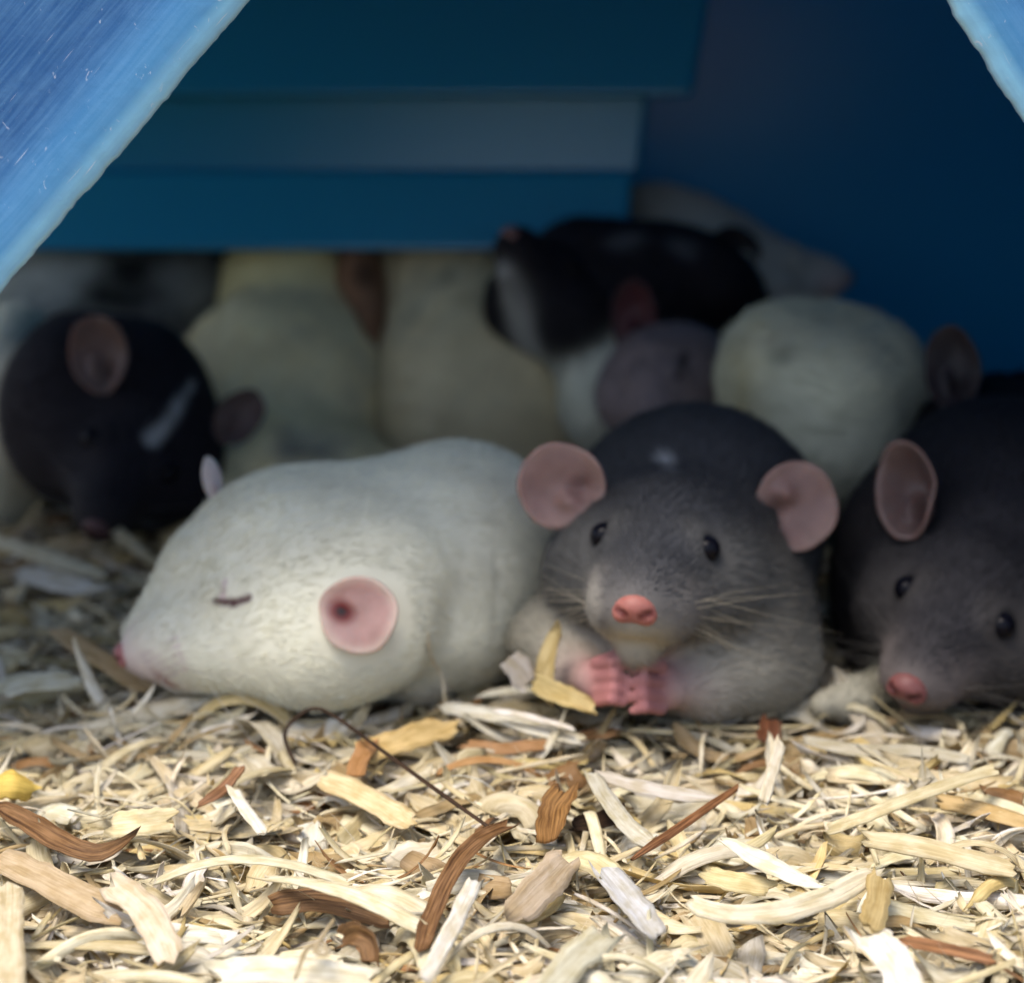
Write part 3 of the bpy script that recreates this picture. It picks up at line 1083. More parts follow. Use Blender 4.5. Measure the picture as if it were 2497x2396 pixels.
def black_hooded_rat():
    H = fit_head(dict(nose=(235, 1290), earR=(225, 860, .7), earL=(575, 1010, .7), eyeL=(400, 1170, .4)), 1.34, 51.0, 5, 55)
    P = head_prims(H, BLACK, BLACK, (0.020, 0.017, 0.017))
    P += [EP(200, 1000, 53.2, 190, 240, 2.6, BLACK, 0.6),
          EP(330, 1010, 53.2, 190, 230, 2.6, BLACK, 0.6),
          EP(40, 1030, 56.0, 140, 290, 3.2, WHITE, 0.6, soft=0.3),
          EP(-120, 1050, 57.0, 220, 330, 4.0, WHITE, 0.6, soft=0.3),
          EP(330, 1180, 52.4, 130, 120, 1.6, BLACK, 0.5)]
    for a, b, r0, r1 in (((468, 935), (430, 995), .08, .10), ((430, 995), (395, 1050), .10, .16), ((395, 1050), (368, 1072), .18, .20)):
        P.append(CN(on(P, *a), on(P, *b), r0 * .6, r1 * .75, (0.36, 0.36, 0.35), 0.1, 'paint', soft=0.12))
    root = rat('black hooded rat with thin white blaze on its bowed head and white body', P, G(250, 1320, 0), 0.095, head=H, flow_body=(-0.7, 0.6, -0.3), seed=4, density=170, fur=0.30, rad=0.013)
    nose_part(root, H, (0.12, 0.06, 0.06))
    for y in (1, -1): eyeball(root, H, y)
    ear(root, (262, 960), (232, 768), 150, camdir(-0.25, 0.2, 1), (0.15, 0.10, 0.09), (0.17, 0.115, 0.10), P, cup=0.2, seed=7, dz=-0.1)
    ear(root, (530, 1075), (628, 958), 110, camdir(0.35, -0.1, 1), (0.15, 0.10, 0.09), (0.17, 0.115, 0.10), P, cup=0.2, seed=8, dz=0.2)
    whiskers(root, H, (0.12, 0.12, 0.12), seed=11, n=8)


def back_rats():
    # black and white rat lying across the pile, nose to the left
    H = fit_head(dict(nose=(1248, 565), earL=(1545, 770, .7), eyeL=(1370, 640, .4)), 1.12, 55.5, 72, -8, hold=40)
    P = head_prims(H, BLACK, BLACK, BLACK, lower=(0.4, 0.39, 0.36))
    P += [EP(1540, 730, 57.0, 170, 185, 2.0, BLACK, 0.6),
          EP(1420, 640, 57.2, 130, 105, 1.8, BLACK, 0.6),
          EP(1690, 690, 58.0, 190, 120, 2.4, BLACK, 0.6, rot=-28),
          EP(1430, 830, 57.4, 130, 240, 1.8, WHITE, 0.5, rot=30),
          EP(1490, 960, 56.0, 130, 160, 1.6, WHITE, 0.5),
          CP((1290, 680, 56.0, 40), (1400, 850, 55.6, 56), WHITE, 0.4), CP((1400, 850, 55.6, 56), (1490, 1000, 55.0, 60), WHITE, 0.4)]
    P.append(CP((1258, 605, 55.5, 34), (1330, 740, 56.5, 75), WHITE, 0.1, 'paint', soft=0.25))
    P.append(EP(1520, 592, 56, 46, 13, 3, (0.11, 0.11, 0.115), op='paint', soft=0.25, rot=15))
    P.append(EP(1650, 625, 57, 34, 11, 3, (0.11, 0.11, 0.115), op='paint', soft=0.25, rot=-25))
    root = rat('black and white rat lying across the pile with its nose raised', P, W(1520, 1020, 57), 0.10, head=H, flow_body=(0.8, 0.4, -0.4), seed=5, density=110, fur=0.42, rad=0.013)
    nose_part(root, H, (0.34, 0.19, 0.17))
    eyeball(root, H, 1)
    ear(root, (1548, 868), (1560, 678), 118, camdir(-0.45, 0.1, 1), (0.13, 0.045, 0.052), (0.075, 0.035, 0.038), P, cup=0.3, fold=0.5, seed=9, dz=-0.45, sink=-0.15, dark=0.7)

    # white rat with a dark ear at the very back, nose to the right
    H = fit_head(dict(nose=(2082, 660), earR=(1800, 610, .7), eyeR=(1885, 705, .6)), 1.02, 59.0, -78, 14, hold=60)
    w2 = (0.50, 0.46, 0.38)
    P = head_prims(H, w2, w2, (0.45, 0.34, 0.30), lower=w2)
    P += [EP(1720, 640, 61.0, 250, 140, 2.6, w2, 0.8, rot=-30),
          EP(1580, 590, 62.5, 150, 125, 2.6, w2, 0.7),
          EP(1700, 760, 62.0, 260, 170, 3.0, w2, 0.7)]
    P.append(CP((1862, 712, 58.2, 9), (1912, 690, 58.2, 8), (0.04, 0.03, 0.03), 0.05, 'paint', fur=0.2, soft=0.12))
    root = rat('cream white rat with one dark ear, nosing along the plain back wall', P, W(1750, 900, 61), 0.10, head=H, flow_body=(-1, 0.4, 0.2), seed=6, density=100, fur=0.4, rad=0.015)
    nose_part(root, H, (0.40, 0.24, 0.22))
    ear(root, (1770, 650), (1812, 560), 125, camdir(0.3, 0.3, 1), (0.030, 0.024, 0.026), (0.035, 0.028, 0.03), P, cup=0.2, seed=10, dz=0.0)

    # pinkish grey sleeper under the black and white rat
    H = fit_head(dict(nose=(1610, 1050), eyeL=(1662, 900), eyeR=(1560, 920, .4), earL=(1770, 860, .4)), 1.0, 51.8, 10, 45)
    g = (0.24, 0.18, 0.17)
    P = head_prims(H, g, g, g)
    P += [EP(1675, 925, 53.4, 112, 130, 1.7, g, 0.5), EP(1660, 1070, 53.0, 150, 160, 2.0, g, 0.6)]
    P.append(CN(on(P, 1670, 866), on(P, 1652, 922), 0.10, 0.09, (0.012, 0.01, 0.01), 0.05, 'paint', fur=0.1, soft=0.10))
    root = rat('pinkish grey rat dozing under the chin of the black and white rat', P, W(1660, 1180, 53), 0.10, head=H, flow_body=(0.3, 0.6, 0.5), seed=7, density=110, fur=0.35, rad=0.014)
    nose_part(root, H, (0.4, 0.2, 0.18))

    # rounded white rat behind the grey one
    w3 = (0.56, 0.55, 0.41)
    P = [EP(2000, 980, 50.5, 225, 205, 3.2, w3, 0.9), EP(1880, 900, 49.6, 130, 150, 1.8, w3, 0.8), EP(2140, 930, 51.4, 115, 150, 2.4, w3, 0.9, rot=20), EP(1985, 850, 51.6, 150, 105, 2.0, w3, 0.9, rot=-15),
         EP(2010, 1120, 50.5, 200, 150, 3.0, w3, 0.8),
         CP((2210, 985, 50.0, 34), (2258, 978, 49.6, 20), (0.42, 0.36, 0.30), 0.3, fur=0.3)]
    P.append(EP(1890, 872, 48.4, 20, 16, 1.5, (0.16, 0.17, 0.13), op='paint', soft=0.22))
    P.append(EP(1840, 838, 48.4, 40, 10, 1.5, (0.42, 0.42, 0.34), op='paint', soft=0.22))
    P.append(EP(1800, 960, 49.0, 26, 90, 2.0, (0.50, 0.44, 0.25), op='paint', soft=0.5))
    rat('plump white rat with its round back turned, curled behind the slate grey rat', P, W(2010, 1260, 50.5), 0.11, flow_body=(0.9, 0.2, -0.2), seed=8, density=110, fur=0.42, rad=0.013)

    # black rat behind the charcoal one
    b2 = (0.008, 0.008, 0.012)
    H = fit_head(dict(nose=(2640, 1090), earR=(2320, 890, .8), eyeR=(2490, 960, .4)), 1.30, 49.5, -50, 20)
    P = head_prims(H, b2, b2, (0.02, 0.018, 0.018))
    P += [EP(2340, 1130, 49.5, 165, 170, 2.5, b2, 0.7), EP(2480, 1120, 49.5, 220, 160, 3.0, b2, 0.7)]
    root = rat('black rat with one upright dusky ear against the blue side wall', P, W(2400, 1280, 49.5), 0.11, head=H, flow_body=(-0.4, 0.5, -0.2), seed=9, density=90, fur=0.42, rad=0.015)
    nose_part(root, H, (0.12, 0.06, 0.06))
    ear(root, (2338, 1010), (2312, 795), 135, camdir(-0.35, 0.1, 1), (0.035, 0.025, 0.028), (0.045, 0.032, 0.032), P, cup=0.2, seed=11, dz=0.1)

    # cream backs in the middle of the pile
    c1, c2 = (0.82, 0.71, 0.43), (0.72, 0.61, 0.38)
    P = [EP(730, 760, 60.4, 190, 250, 2.4, (0.86, 0.76, 0.42), 1.0, rot=12), EP(760, 960, 58.6, 190, 230, 2.6, c1, 1.2),
         EP(590, 1000, 57.6, 190, 270, 2.4, c1, 1.2, rot=-10), EP(500, 1260, 53.4, 105, 175, 1.8, c1, 0.9), EP(700, 1150, 56.0, 260, 150, 2.6, c1, 1.0)]
    P.append(CP((580, 820, 57.5, 30), (700, 830, 57.5, 40), (0.46, 0.43, 0.31), op='paint', soft=0.8))
    P.append(CP((700, 830, 57.5, 40), (880, 930, 57, 26), (0.46, 0.43, 0.31), op='paint', soft=0.8))
    P.append(EP(740, 1100, 53.5, 70, 26, 3, (0.20, 0.20, 0.19), op='paint', soft=0.4))
    rat('cream rat with faint grey saddle wedged beside the black hooded rat', P, W(700, 1320, 56), 0.11, flow_body=(0.4, 0.5, 0.6), seed=10, density=110, fur=0.42, rad=0.013)
    P = [EP(1130, 830, 60.2, 245, 290, 2.8, c2, 1.4), EP(1230, 960, 58.6, 265, 245, 2.8, c2, 1.4, rot=-25), EP(1080, 1030, 58.0, 160, 250, 2.4, c2, 1.2),
         EP(1060, 680, 61.0, 190, 160, 2.2, (0.60, 0.53, 0.33), 1.0)]
    P.append(CP((960, 800, 57, 20), (1060, 730, 58, 26), (0.42, 0.39, 0.27), op='paint', soft=0.7))
    P.append(CP((1060, 730, 58, 26), (1230, 680, 59, 26), (0.42, 0.39, 0.27), op='paint', soft=0.7))
    rat('broad tan cream rat back filling the middle of the pile', P, W(1120, 1260, 57), 0.11, flow_body=(0.5, 0.5, 0.5), seed=11, density=110, fur=0.42, rad=0.013)

    # brownish small rat peeping between the two cream backs
    br = (0.26, 0.14, 0.08)
    P = [EP(878, 680, 58.9, 58, 110, 1.2, br, 0.4), EP(905, 790, 58.6, 44, 110, 1.1, br, 0.4), EP(880, 800, 60.5, 110, 150, 1.8, br, 0.5)]
    P.append(EP(893, 675, 57.8, 16, 22, 1.2, (0.05, 0.028, 0.02), op='paint', soft=0.25))
    root = rat('tan brown rat squeezed between the two cream backs under the step', P, W(890, 900, 60), 0.10, flow_body=(0, 0.5, 0.5), seed=12, density=110, fur=0.35, rad=0.015)

    # dusky rats under the step at the left
    g3 = (0.26, 0.27, 0.26)
    P = [EP(180, 700, 61.0, 210, 140, 2.6, (0.50, 0.52, 0.48), 0.7), EP(60, 800, 61.0, 150, 170, 2.6, (0.6, 0.6, 0.52), 0.7), EP(420, 725, 61.5, 160, 150, 2.4, g3, 0.7)]
    P.append(EP(330, 672, 60, 66, 60, 3, (0.022, 0.024, 0.024), op='paint', soft=0.5))
    P.append(EP(300, 730, 59, 90, 30, 3, (0.03, 0.032, 0.032), op='paint', soft=0.5))
    rat('dusky grey rat with black patches tucked under the step behind the hooded rat', P, W(230, 950, 61), 0.11, flow_body=(0.6, 0.5, 0.3), seed=13, density=100, fur=0.45, rad=0.016)
    P = [EP(520, 720, 62.5, 75, 115, 1.6, (0.055, 0.035, 0.028), 0.5), EP(545, 660, 62.0, 50, 50, 1.2, (0.07, 0.04, 0.03), 0.4), EP(520, 830, 62.5, 80, 110, 1.6, (0.10, 0.09, 0.08), 0.5)]
    rat('small dark brown rat just showing between the dusky rat and cream backs', P, W(530, 950, 62), 0.11, flow_body=(0, 0.5, 0.5), seed=14, density=100, fur=0.35, rad=0.016)


grey_rat()
dark_grey_rat()
white_rat()
black_hooded_rat()
back_rats()


# ------------------------------------------------------------------ wood shavings
TINTS = dict(cream=(0.68, 0.60, 0.41), pale=(0.76, 0.71, 0.565), white=(0.83, 0.81, 0.74), yellow=(0.68, 0.56, 0.29), tan=(0.44, 0.33, 0.18), orange=(0.46, 0.26, 0.12), brown=(0.28, 0.155, 0.07), dark=(0.06, 0.033, 0.018), grey=(0.58, 0.55, 0.47), bluegrey=(0.58, 0.60, 0.59))


def ribbon(pts, width, normal, col, thick=0.045, seed=0, curl=0.0, taper=0.35, nacross=4, fray=0.25, twist=0.0, resample=14):
    """a curved shaving: closed ribbon with uneven edges. pts (n,3) cm; normal: face direction(s)"""
    r = np.random.default_rng(seed)
    pts = np.asarray(pts, float)
    if len(pts) > 2:                                   # smooth through the control points
        t = np.linspace(0, 1, len(pts))
        tt = np.linspace(0, 1, resample)
        k = np.stack([np.interp(tt, t, pts[:, i]) for i in range(3)], 1)
        for _ in range(3):
            k[1:-1] = 0.25 * k[:-2] + 0.5 * k[1:-1] + 0.25 * k[2:]
        pts = k
    else:
        pts = pts[0] + (pts[1] - pts[0]) * np.linspace(0, 1, resample)[:, None]
    n = len(pts)
    T = nrm(np.gradient(pts, axis=0))
    N = nrm(np.asarray(normal, float) * np.ones((n, 3)))
    ang = twist * np.linspace(-0.5, 0.5, n)
    S = nrm(np.cross(T, N))
    N = np.cross(S, T)
    S2 = S * np.cos(ang)[:, None] + N * np.sin(ang)[:, None]
    N2 = N * np.cos(ang)[:, None] - S * np.sin(ang)[:, None]
    u = np.linspace(0, 1, n)
    length = np.linalg.norm(np.diff(pts, axis=0), axis=1).sum()
    V, C, Gn = [], [], []
    ofs = r.uniform(0, 60)
    edge = []
    for e_ in range(2):                                # each long edge wanders on its own
        w = np.ones(n)
        for f in (1, 2, 3.7, 6.3):
            w += np.sin(u * 6.28 * f * r.uniform(.6, 1.3) + r.uniform(0, 6.28)) * 0.055 / f ** .5 * (1 + fray)
        w += r.normal(0, 0.025, n)
        t0, t1 = r.uniform(0.05, 0.22), r.uniform(0.05, 0.22)
        if taper > 0.5:
            if r.random() < 0.5: t0 = r.uniform(0.3, 0.7)
            else: t1 = r.uniform(0.3, 0.7)
        w *= 1 - taper * np.clip(1 - u / t0, 0, 1) ** r.uniform(0.8, 1.8)
        w *= 1 - taper * np.clip(1 - (1 - u) / t1, 0, 1) ** r.uniform(0.8, 1.8)
        edge.append(w)
    endj = r.uniform(-1, 1, (2, nacross + 1)) * fray * width * 1.3
    endj += np.linspace(-1, 1, nacross + 1) * r.normal(0, 0.25, (2, 1)) * width
    for side in (1, -1):
        for i in range(n):
            for j in range(nacross + 1):
                v = j / nacross * 2 - 1
                wv = v * 0.5 * width * edge[0 if v < 0 else 1][i]
                lift = -curl * width * 0.5 * (1 - v * v)
                p = pts[i] + S2[i] * wv + N2[i] * (lift + side * thick * 0.5 * (1 - 0.4 * abs(v)))
                if i == 0: p = p - T[i] * endj[0, j] + N2[i] * endj[0, j] * 0.3
                if i == n - 1: p = p + T[i] * endj[1, j] + N2[i] * endj[1, j] * 0.3
                V.append(p)
                Gn.append((ofs + u[i] * length, ofs * 0.37 + v * 0.5 * width, ofs))
                C.append(col)
    m = nacross + 1
    base = n * m
    F = []
    for i in range(n - 1):
        for j in range(nacross):
            a = i * m + j
            F.append((a, a + 1, a + m + 1, a + m))
            a += base
            F.append((a, a + m, a + m + 1, a + 1))
    for i in range(n - 1):
        for j, fl in ((0, 0), (nacross, 1)):
            a = i * m + j
            q = (a, a + m, a + m + base, a + base)
            F.append(q if not fl else q[::-1])
    for i, fl in ((0, 1), (n - 1, 0)):
        for j in range(nacross):
            a = i * m + j
            q = (a, a + 1, a + 1 + base, a + base)
            F.append(q[::-1] if not fl else q)
    return np.array(V), np.array(F), np.array(C), np.array(Gn)


def jit(col, r, a=0.12):
    c = np.array(col) * r.uniform(1 - a, 1 + a) * np.array([1, r.uniform(0.975, 1.015), r.uniform(0.90, 1.04)])
    return np.clip(c, 0.01, 0.9)


PLACED = 0


def shave(label, pix, w_px, tint, heights=0.4, face=(0.0, 0.75, 0.65), name='wood_shaving', cat='wood shaving', group=None, curl=0.1, twist=0.0, thick=0.05, taper=0.3, fray=0.2, resample=18, depth=None):
    """hand-placed shaving traced in photo pixels; it lies at the given heights above the bedding"""
    global PLACED
    PLACED += 1
    hs = heights if isinstance(heights, (list, tuple)) else [heights] * len(pix)
    pts = np.array([W(p[0], p[1], depth) if depth else G(p[0], p[1], h_) for p, h_ in zip(pix, hs)])
    D = ((pts - CAM) @ FV).mean()
    r = np.random.default_rng(1000 + PLACED)
    col = TINTS[tint] if isinstance(tint, str) else tint
    V, F, C, Gn = ribbon(pts, w_px * D / FPX * 0.92, camdir(*face), jit(col, r, 0.06), thick * 0.6, 2000 + PLACED, curl, taper, twist=twist, fray=fray, resample=resample)
    o = new_mesh(name, V, F, M_BARK if max(col) < 0.45 else M_WOOD, cols=C, grain=Gn)
    tag(o, label, cat, group)


G1 = 'shavings picked out on the bedding'
shave('long thin dark brown stalk bent double, lying across the pale shavings', [(722, 1865), (690, 1800), (700, 1765), (768, 1712), (860, 1775), (1000, 1880), (1120, 1965), (1205, 2025)], 11, 'dark', [.3, .5, .7, .9, .8, .75, .7, .55], name='plant_stalk', cat='stalk', thick=0.06, resample=30)
shave('curled rusty brown bark strip standing beside the white splinter', [(1250, 2005), (1190, 2025), (1120, 2085), (1075, 2170), (1045, 2250), (1030, 2305)], 58, 'brown', [.6, .75, .8, .75, .65, .5], face=(-.3, .5, .8), curl=0.5, name='bark_strip', cat='bark strip')
shave('straight greyish white splinter leaning against the curled bark strip', [(1160, 2145), (1100, 2265), (1035, 2390)], 46, 'white', [.85, .75, .6], face=(.3, .5, .8), taper=0.1)
shave('boat shaped brown bark sliver with dark upper edge', [(-20, 1955), (70, 2005), (150, 2055), (240, 2085), (330, 2030)], 62, 'brown', [.7, .7, .65, .6, .75], face=(.1, .6, .8), curl=0.4, taper=0.8, name='bark_strip', cat='bark strip')
shave('long pale ribbon arching over the middle of the bedding', [(375, 2150), (480, 2105), (600, 2090), (720, 2108), (850, 2150)], 40, 'pale', [.5, .75, .85, .8, .6], face=(0, .9, .4))
shave('long cream ribbon with frayed end sweeping down to the bark strip', [(630, 2140), (740, 2145), (860, 2175), (960, 2225), (1060, 2275)], 52, 'pale', [.7, .8, .8, .7, .5], face=(-.1, .85, .5), taper=.7)
shave('flat reddish brown wood flake under the cream ribbons', [(670, 2205), (760, 2190), (860, 2205), (960, 2240)], 70, 'brown', [.4, .45, .45, .35], face=(0, .5, .85))
shave('small curled brown husk like a broken nutshell', [(820, 2290), (855, 2270), (895, 2290), (905, 2345)], 60, 'brown', [.5, .75, .7, .5], face=(-.5, .3, .8), curl=0.9, name='wood_flake')
shave('broad chalk white wood flake at the front edge of the bedding', [(520, 2370), (650, 2362), (790, 2370), (915, 2385)], 90, 'white', [.6, .65, .65, .55], face=(0, .75, .65))
shave('thick pale plank-like chip standing at the edge of bedding', [(20, 2160), (22, 2270), (20, 2420)], 82, 'cream', [.9, .9, .8], face=(.1, .35, .9), thick=0.12, taper=.1)
shave('bright white split shaving with two prongs, before the two resting rats', [(1075, 1722), (1180, 1735), (1290, 1770), (1420, 1805)], 52, (0.88, 0.86, 0.80), [.5, .55, .5, .4], face=(0, .8, .6))
shave('bright white narrow sliver beside the split white shaving', [(1165, 1698), (1240, 1682), (1320, 1678)], 30, (0.88, 0.86, 0.80), [.5, .6, .55], face=(0, .8, .6), taper=.7)
shave('slim white prong lying on the split white shaving', [(1200, 1728), (1300, 1748), (1400, 1778)], 24, (0.88, 0.86, 0.80), [.75, .72, .62], face=(0, .8, .6), taper=.6)
shave('orange brown chip under the split white shaving', [(1130, 1815), (1230, 1825), (1330, 1815)], 42, 'orange', .3, name='wood_flake')
shave('small orange chip below the grey rat paws', [(1385, 1800), (1440, 1790), (1505, 1785)], 34, 'orange', .35, name='wood_flake')
shave('square tan orange flake behind the dark stalk', [(905, 1800), (880, 1845), (862, 1890)], 52, (0.50, 0.27, 0.12), [.6, .6, .55], face=(0, .4, .9), name='wood_flake')
shave('rust coloured stub standing before the grey rat', [(1880, 1750), (1878, 1780), (1870, 1812)], 60, (0.22, 0.085, 0.04), [.5, .4, .3], face=(0, .3, 1), name='wood_flake')
shave('pale matchstick splinter leaning below the rust coloured stub', [(1905, 1805), (1885, 1875), (1862, 1955)], 32, 'pale', [.95, .8, .6], face=(.2, .4, .9), taper=.1)
shave('crumpled yellow shaving standing beside the grey rat paws', [(1360, 1540), (1335, 1610), (1320, 1670), (1345, 1720)], 62, 'yellow', [1.9, 1.3, .7, .4], face=(-.3, .3, .9), curl=.5, twist=.8, taper=.8, depth=38.9)
shave('crumpled yellow curl lying under the standing yellow shaving', [(1300, 1655), (1350, 1690), (1400, 1700), (1450, 1725)], 66, 'yellow', [.7, .7, .6, .4], face=(.2, .6, .7), curl=.6, twist=.6, depth=38.7)
shave('dull beige flake between the white rat and the yellow shaving', [(1240, 1600), (1265, 1630), (1290, 1670)], 70, 'grey', [1.0, .8, .4], face=(-.1, .4, .9), depth=39.3)
shave('long straight cream splinter slanting over the right-hand shavings', [(2020, 2020), (2120, 1985), (2260, 1930), (2430, 1872)], 42, 'cream', [.5, .75, .9, .95], face=(-.2, .75, .65), taper=.1)
shave('thin reddish brown twig slanting across grey shavings', [(1540, 2095), (1640, 2030), (1740, 1955), (1800, 1915)], 26, (0.30, 0.14, 0.06), [.6, .7, .75, .7], face=(0, .6, .8), taper=.7, name='wood_splinter')
shave('large smooth cream shaving curved like a smile', [(1670, 2190), (1760, 2225), (1900, 2225), (2040, 2180), (2150, 2120)], 66, 'pale', [.75, .7, .7, .75, .8], face=(0, .45, .9), taper=.6)
shave('white torn flap lying above the smile shaped shaving', [(1755, 2045), (1830, 2085), (1920, 2125), (2010, 2160)], 58, 'white', [1.0, .95, .85, .8], face=(.2, .6, .8), taper=.8)
shave('yellowish tongue of wood inside the smile shaped shaving', [(1720, 2130), (1800, 2150), (1880, 2165)], 60, (0.72, 0.62, 0.38), [.6, .6, .55], face=(.1, .6, .8))
shave('thick rounded cream chip like a flat stick end', [(2110, 2045), (2230, 2060), (2350, 2090), (2470, 2120)], 62, 'cream', [.7, .75, .75, .7], face=(0, .65, .75), thick=.09, taper=.25)
shave('silky white ribbon dropping over the front edge near the reddish fibres', [(2120, 2275), (2170, 2330), (2225, 2420)], 95, 'white', [.8, .75, .6], face=(-.1, .5, .85), taper=.1)
shave('dull grey brown ribbon slanting over the front edge', [(1480, 2275), (1410, 2330), (1330, 2420)], 88, 'grey', [.8, .75, .6], face=(.15, .5, .85), taper=.15)
shave('translucent blue grey peel folded beside the tan splinter bundle', [(1470, 2110), (1520, 2170), (1560, 2220), (1600, 2275)], 82, 'bluegrey', [.75, .7, .65, .6], face=(.2, .5, .8), curl=.4, taper=.3)
shave('upper half of a folded grey shaving bent like an elbow', [(1440, 1880), (1480, 1950), (1530, 2010), (1590, 2060)], 54, 'grey', [.7, .7, .6, .5], face=(.2, .5, .85))
shave('grey strip running back from the elbow shaped fold', [(1450, 1885), (1540, 1915), (1650, 1930), (1760, 1945)], 56, 'grey', [.6, .6, .55, .5], face=(0, .75, .6), taper=.7)
shave('curled orange brown leaf-like flake', [(1385, 1915), (1350, 1960), (1340, 2035)], 86, (0.34, 0.18, 0.06), [.8, .65, .5], face=(-.3, .4, .85), curl=.5, name='wood_flake')
shave('dark rust bark piece in the hollow beside the leaf-like flake', [(1400, 2010), (1460, 2000), (1520, 1975)], 60, 'dark', .25, name='bark_strip', cat='bark strip')
shave('pale splinter propped up before the black hooded rat', [(255, 1262), (300, 1310), (330, 1335), (388, 1378)], 34, 'cream', [1.3, 1.0, .8, .4], face=(.1, .6, .8), taper=.2)
shave('broad pale strip running in from the side below the hooded rat', [(-40, 1300), (60, 1335), (150, 1372), (250, 1405)], 70, 'pale', [.6, .6, .6, .5], face=(0, .85, .5), taper=.7)
shave('wide dusty white flake beside the broad pale strip', [(40, 1400), (130, 1410), (230, 1440)], 90, 'white', [.4, .4, .35], face=(0, .85, .5))
shave('tan ribbon passing beneath the white rat nose', [(130, 1530), (220, 1590), (300, 1640), (370, 1680)], 58, (0.50, 0.38, 0.22), [.9, .8, .6, .4], face=(.1, .6, .75), taper=.4)
shave('pale greenish white flake lying before the white rat nose', [(-10, 1680), (70, 1660), (190, 1655)], 80, (0.66, 0.66, 0.55), [.6, .6, .55], face=(0, .8, .6))
shave('fine white sliver sticking up before the white rat muzzle', [(378, 1668), (355, 1705), (325, 1740)], 14, 'white', [.9, .7, .5], face=(.2, .4, .8), taper=.8, name='wood_splinter')
shave('thin dark hair-like fibre standing before the white rat cheek', [(586, 1600), (572, 1650), (565, 1720)], 8, 'dark', [1.5, 1.0, .3], face=(.2, .4, .8), taper=.8, name='plant_fibre', cat='fibre')
shave('pale thread rising before the white rat shoulder', [(1045, 1545), (1048, 1600), (1080, 1650), (1085, 1720)], 9, 'pale', [1.9, 1.4, .9, .4], face=(.2, .4, .8), name='plant_fibre', cat='fibre')
shave('small cream scroll before the white rat foreleg', [(755, 1665), (790, 1690), (815, 1715)], 38, 'pale', [.8, .7, .5], face=(-.2, .4, .8), curl=.5)
shave('tan brown splinter bundle piece pointing up in the right bedding', [(2150, 2130), (2140, 2200), (2120, 2260)], 72, (0.55, 0.42, 0.22), [.8, .7, .6], face=(.1, .4, .9), taper=.3)
shave('brown splinter slanting beside the bright cream flake', [(590, 1865), (550, 1920), (480, 1965)], 32, (0.40, 0.22, 0.12), [.75, .7, .6], face=(0, .5, .8), taper=.6, name='wood_splinter')
shave('bright fluffy cream flake near the boat shaped bark', [(270, 2010), (340, 2005), (415, 1995)], 85, (0.80, 0.70, 0.46), [.6, .65, .6], face=(0, .6, .75), curl=.2, name='wood_flake')
shave('small bright yellow lump of wood at the side of the bedding', [(-20, 1920), (30, 1910), (75, 1925)], 82, (0.74, 0.55, 0.14), [.7, .8, .6], face=(.1, .6, .75), curl=-.4, name='wood_flake')
shave('wide pale strip curling down past the boat shaped bark', [(270, 2150), (340, 2200), (390, 2270), (420, 2340)], 88, (0.70, 0.62, 0.46), [.8, .8, .7, .5], face=(.1, .6, .8), taper=.2)
shave('weathered tan slab lying under the boat shaped bark', [(-20, 2080), (80, 2130), (200, 2190), (300, 2230)], 90, (0.56, 0.44, 0.28), [.6, .65, .6, .5], face=(0, .65, .75))
shave('cream ribbon crossing under the dark stalk', [(780, 1890), (860, 1925), (950, 1975), (1000, 2010)], 74, (0.74, 0.62, 0.36), [.55, .55, .5, .4], face=(.1, .6, .75))
shave('golden feather-edged flake behind the dark stalk', [(880, 1840), (980, 1800), (1090, 1770)], 88, (0.72, 0.55, 0.27), [.5, .55, .5], face=(-.1, .65, .75), fray=.5, name='wood_flake')
shave('white slender stick beside the cream ribbon', [(565, 1920), (600, 1975), (640, 2030)], 34, 'white', [.7, .7, .6], face=(.2, .5, .8), taper=.2)
shave('greyish tan frayed bundle by the dark hollow', [(1390, 2090), (1330, 2150), (1250, 2230)], 96, (0.50, 0.41, 0.29), [.8, .75, .6], face=(.2, .5, .85), fray=.5)
shave('reddish fibre bundle behind the silky white ribbon', [(2200, 2290), (2300, 2310), (2420, 2340)], 40, (0.42, 0.21, 0.10), [.6, .65, .6], face=(0, .7, .7))
shave('broad cream peel lying across the right-hand bedding', [(2020, 1890), (2160, 1890), (2300, 1900), (2450, 1910)], 70, 'cream', [.4, .45, .45, .4], face=(0, .85, .5))
shave('golden tan strip lying under the straight cream splinter', [(2290, 1950), (2400, 1975), (2520, 2010)], 60, (0.56, 0.42, 0.21), [.4, .4, .35], face=(0, .8, .6))
shave('grey shaving in the shade below the charcoal rat', [(1960, 1800), (2080, 1830), (2230, 1825), (2360, 1850)], 46, 'grey', [.4, .45, .4, .35], face=(0, .8, .6))
shave('crooked fine fibre loop at the front of the bedding', [(720, 2385), (745, 2310), (790, 2290), (800, 2330), (760, 2320), (815, 2240)], 12, (0.45, 0.38, 0.25), [.9, 1.0, 1.05, 1.0, 1.0, 1.2], face=(0, .5, .8), name='plant_fibre', cat='fibre', resample=30)

# loose random shavings: the top ones are things of their own, the rest one mass
KINDS = [('cream', .31), ('pale', .31), ('white', .12), ('yellow', .06), ('tan', .07), ('grey', .08), ('orange', .004), ('brown', .012)]
KN = [k for k, _ in KINDS]
KP = np.array([p for _, p in KINDS]); KP = KP / KP.sum()
WORD = dict(cream='cream', pale='pale straw coloured', white='chalky white', yellow='golden yellow', tan='tan', grey='greyish', orange='orange brown', brown='dark brown')


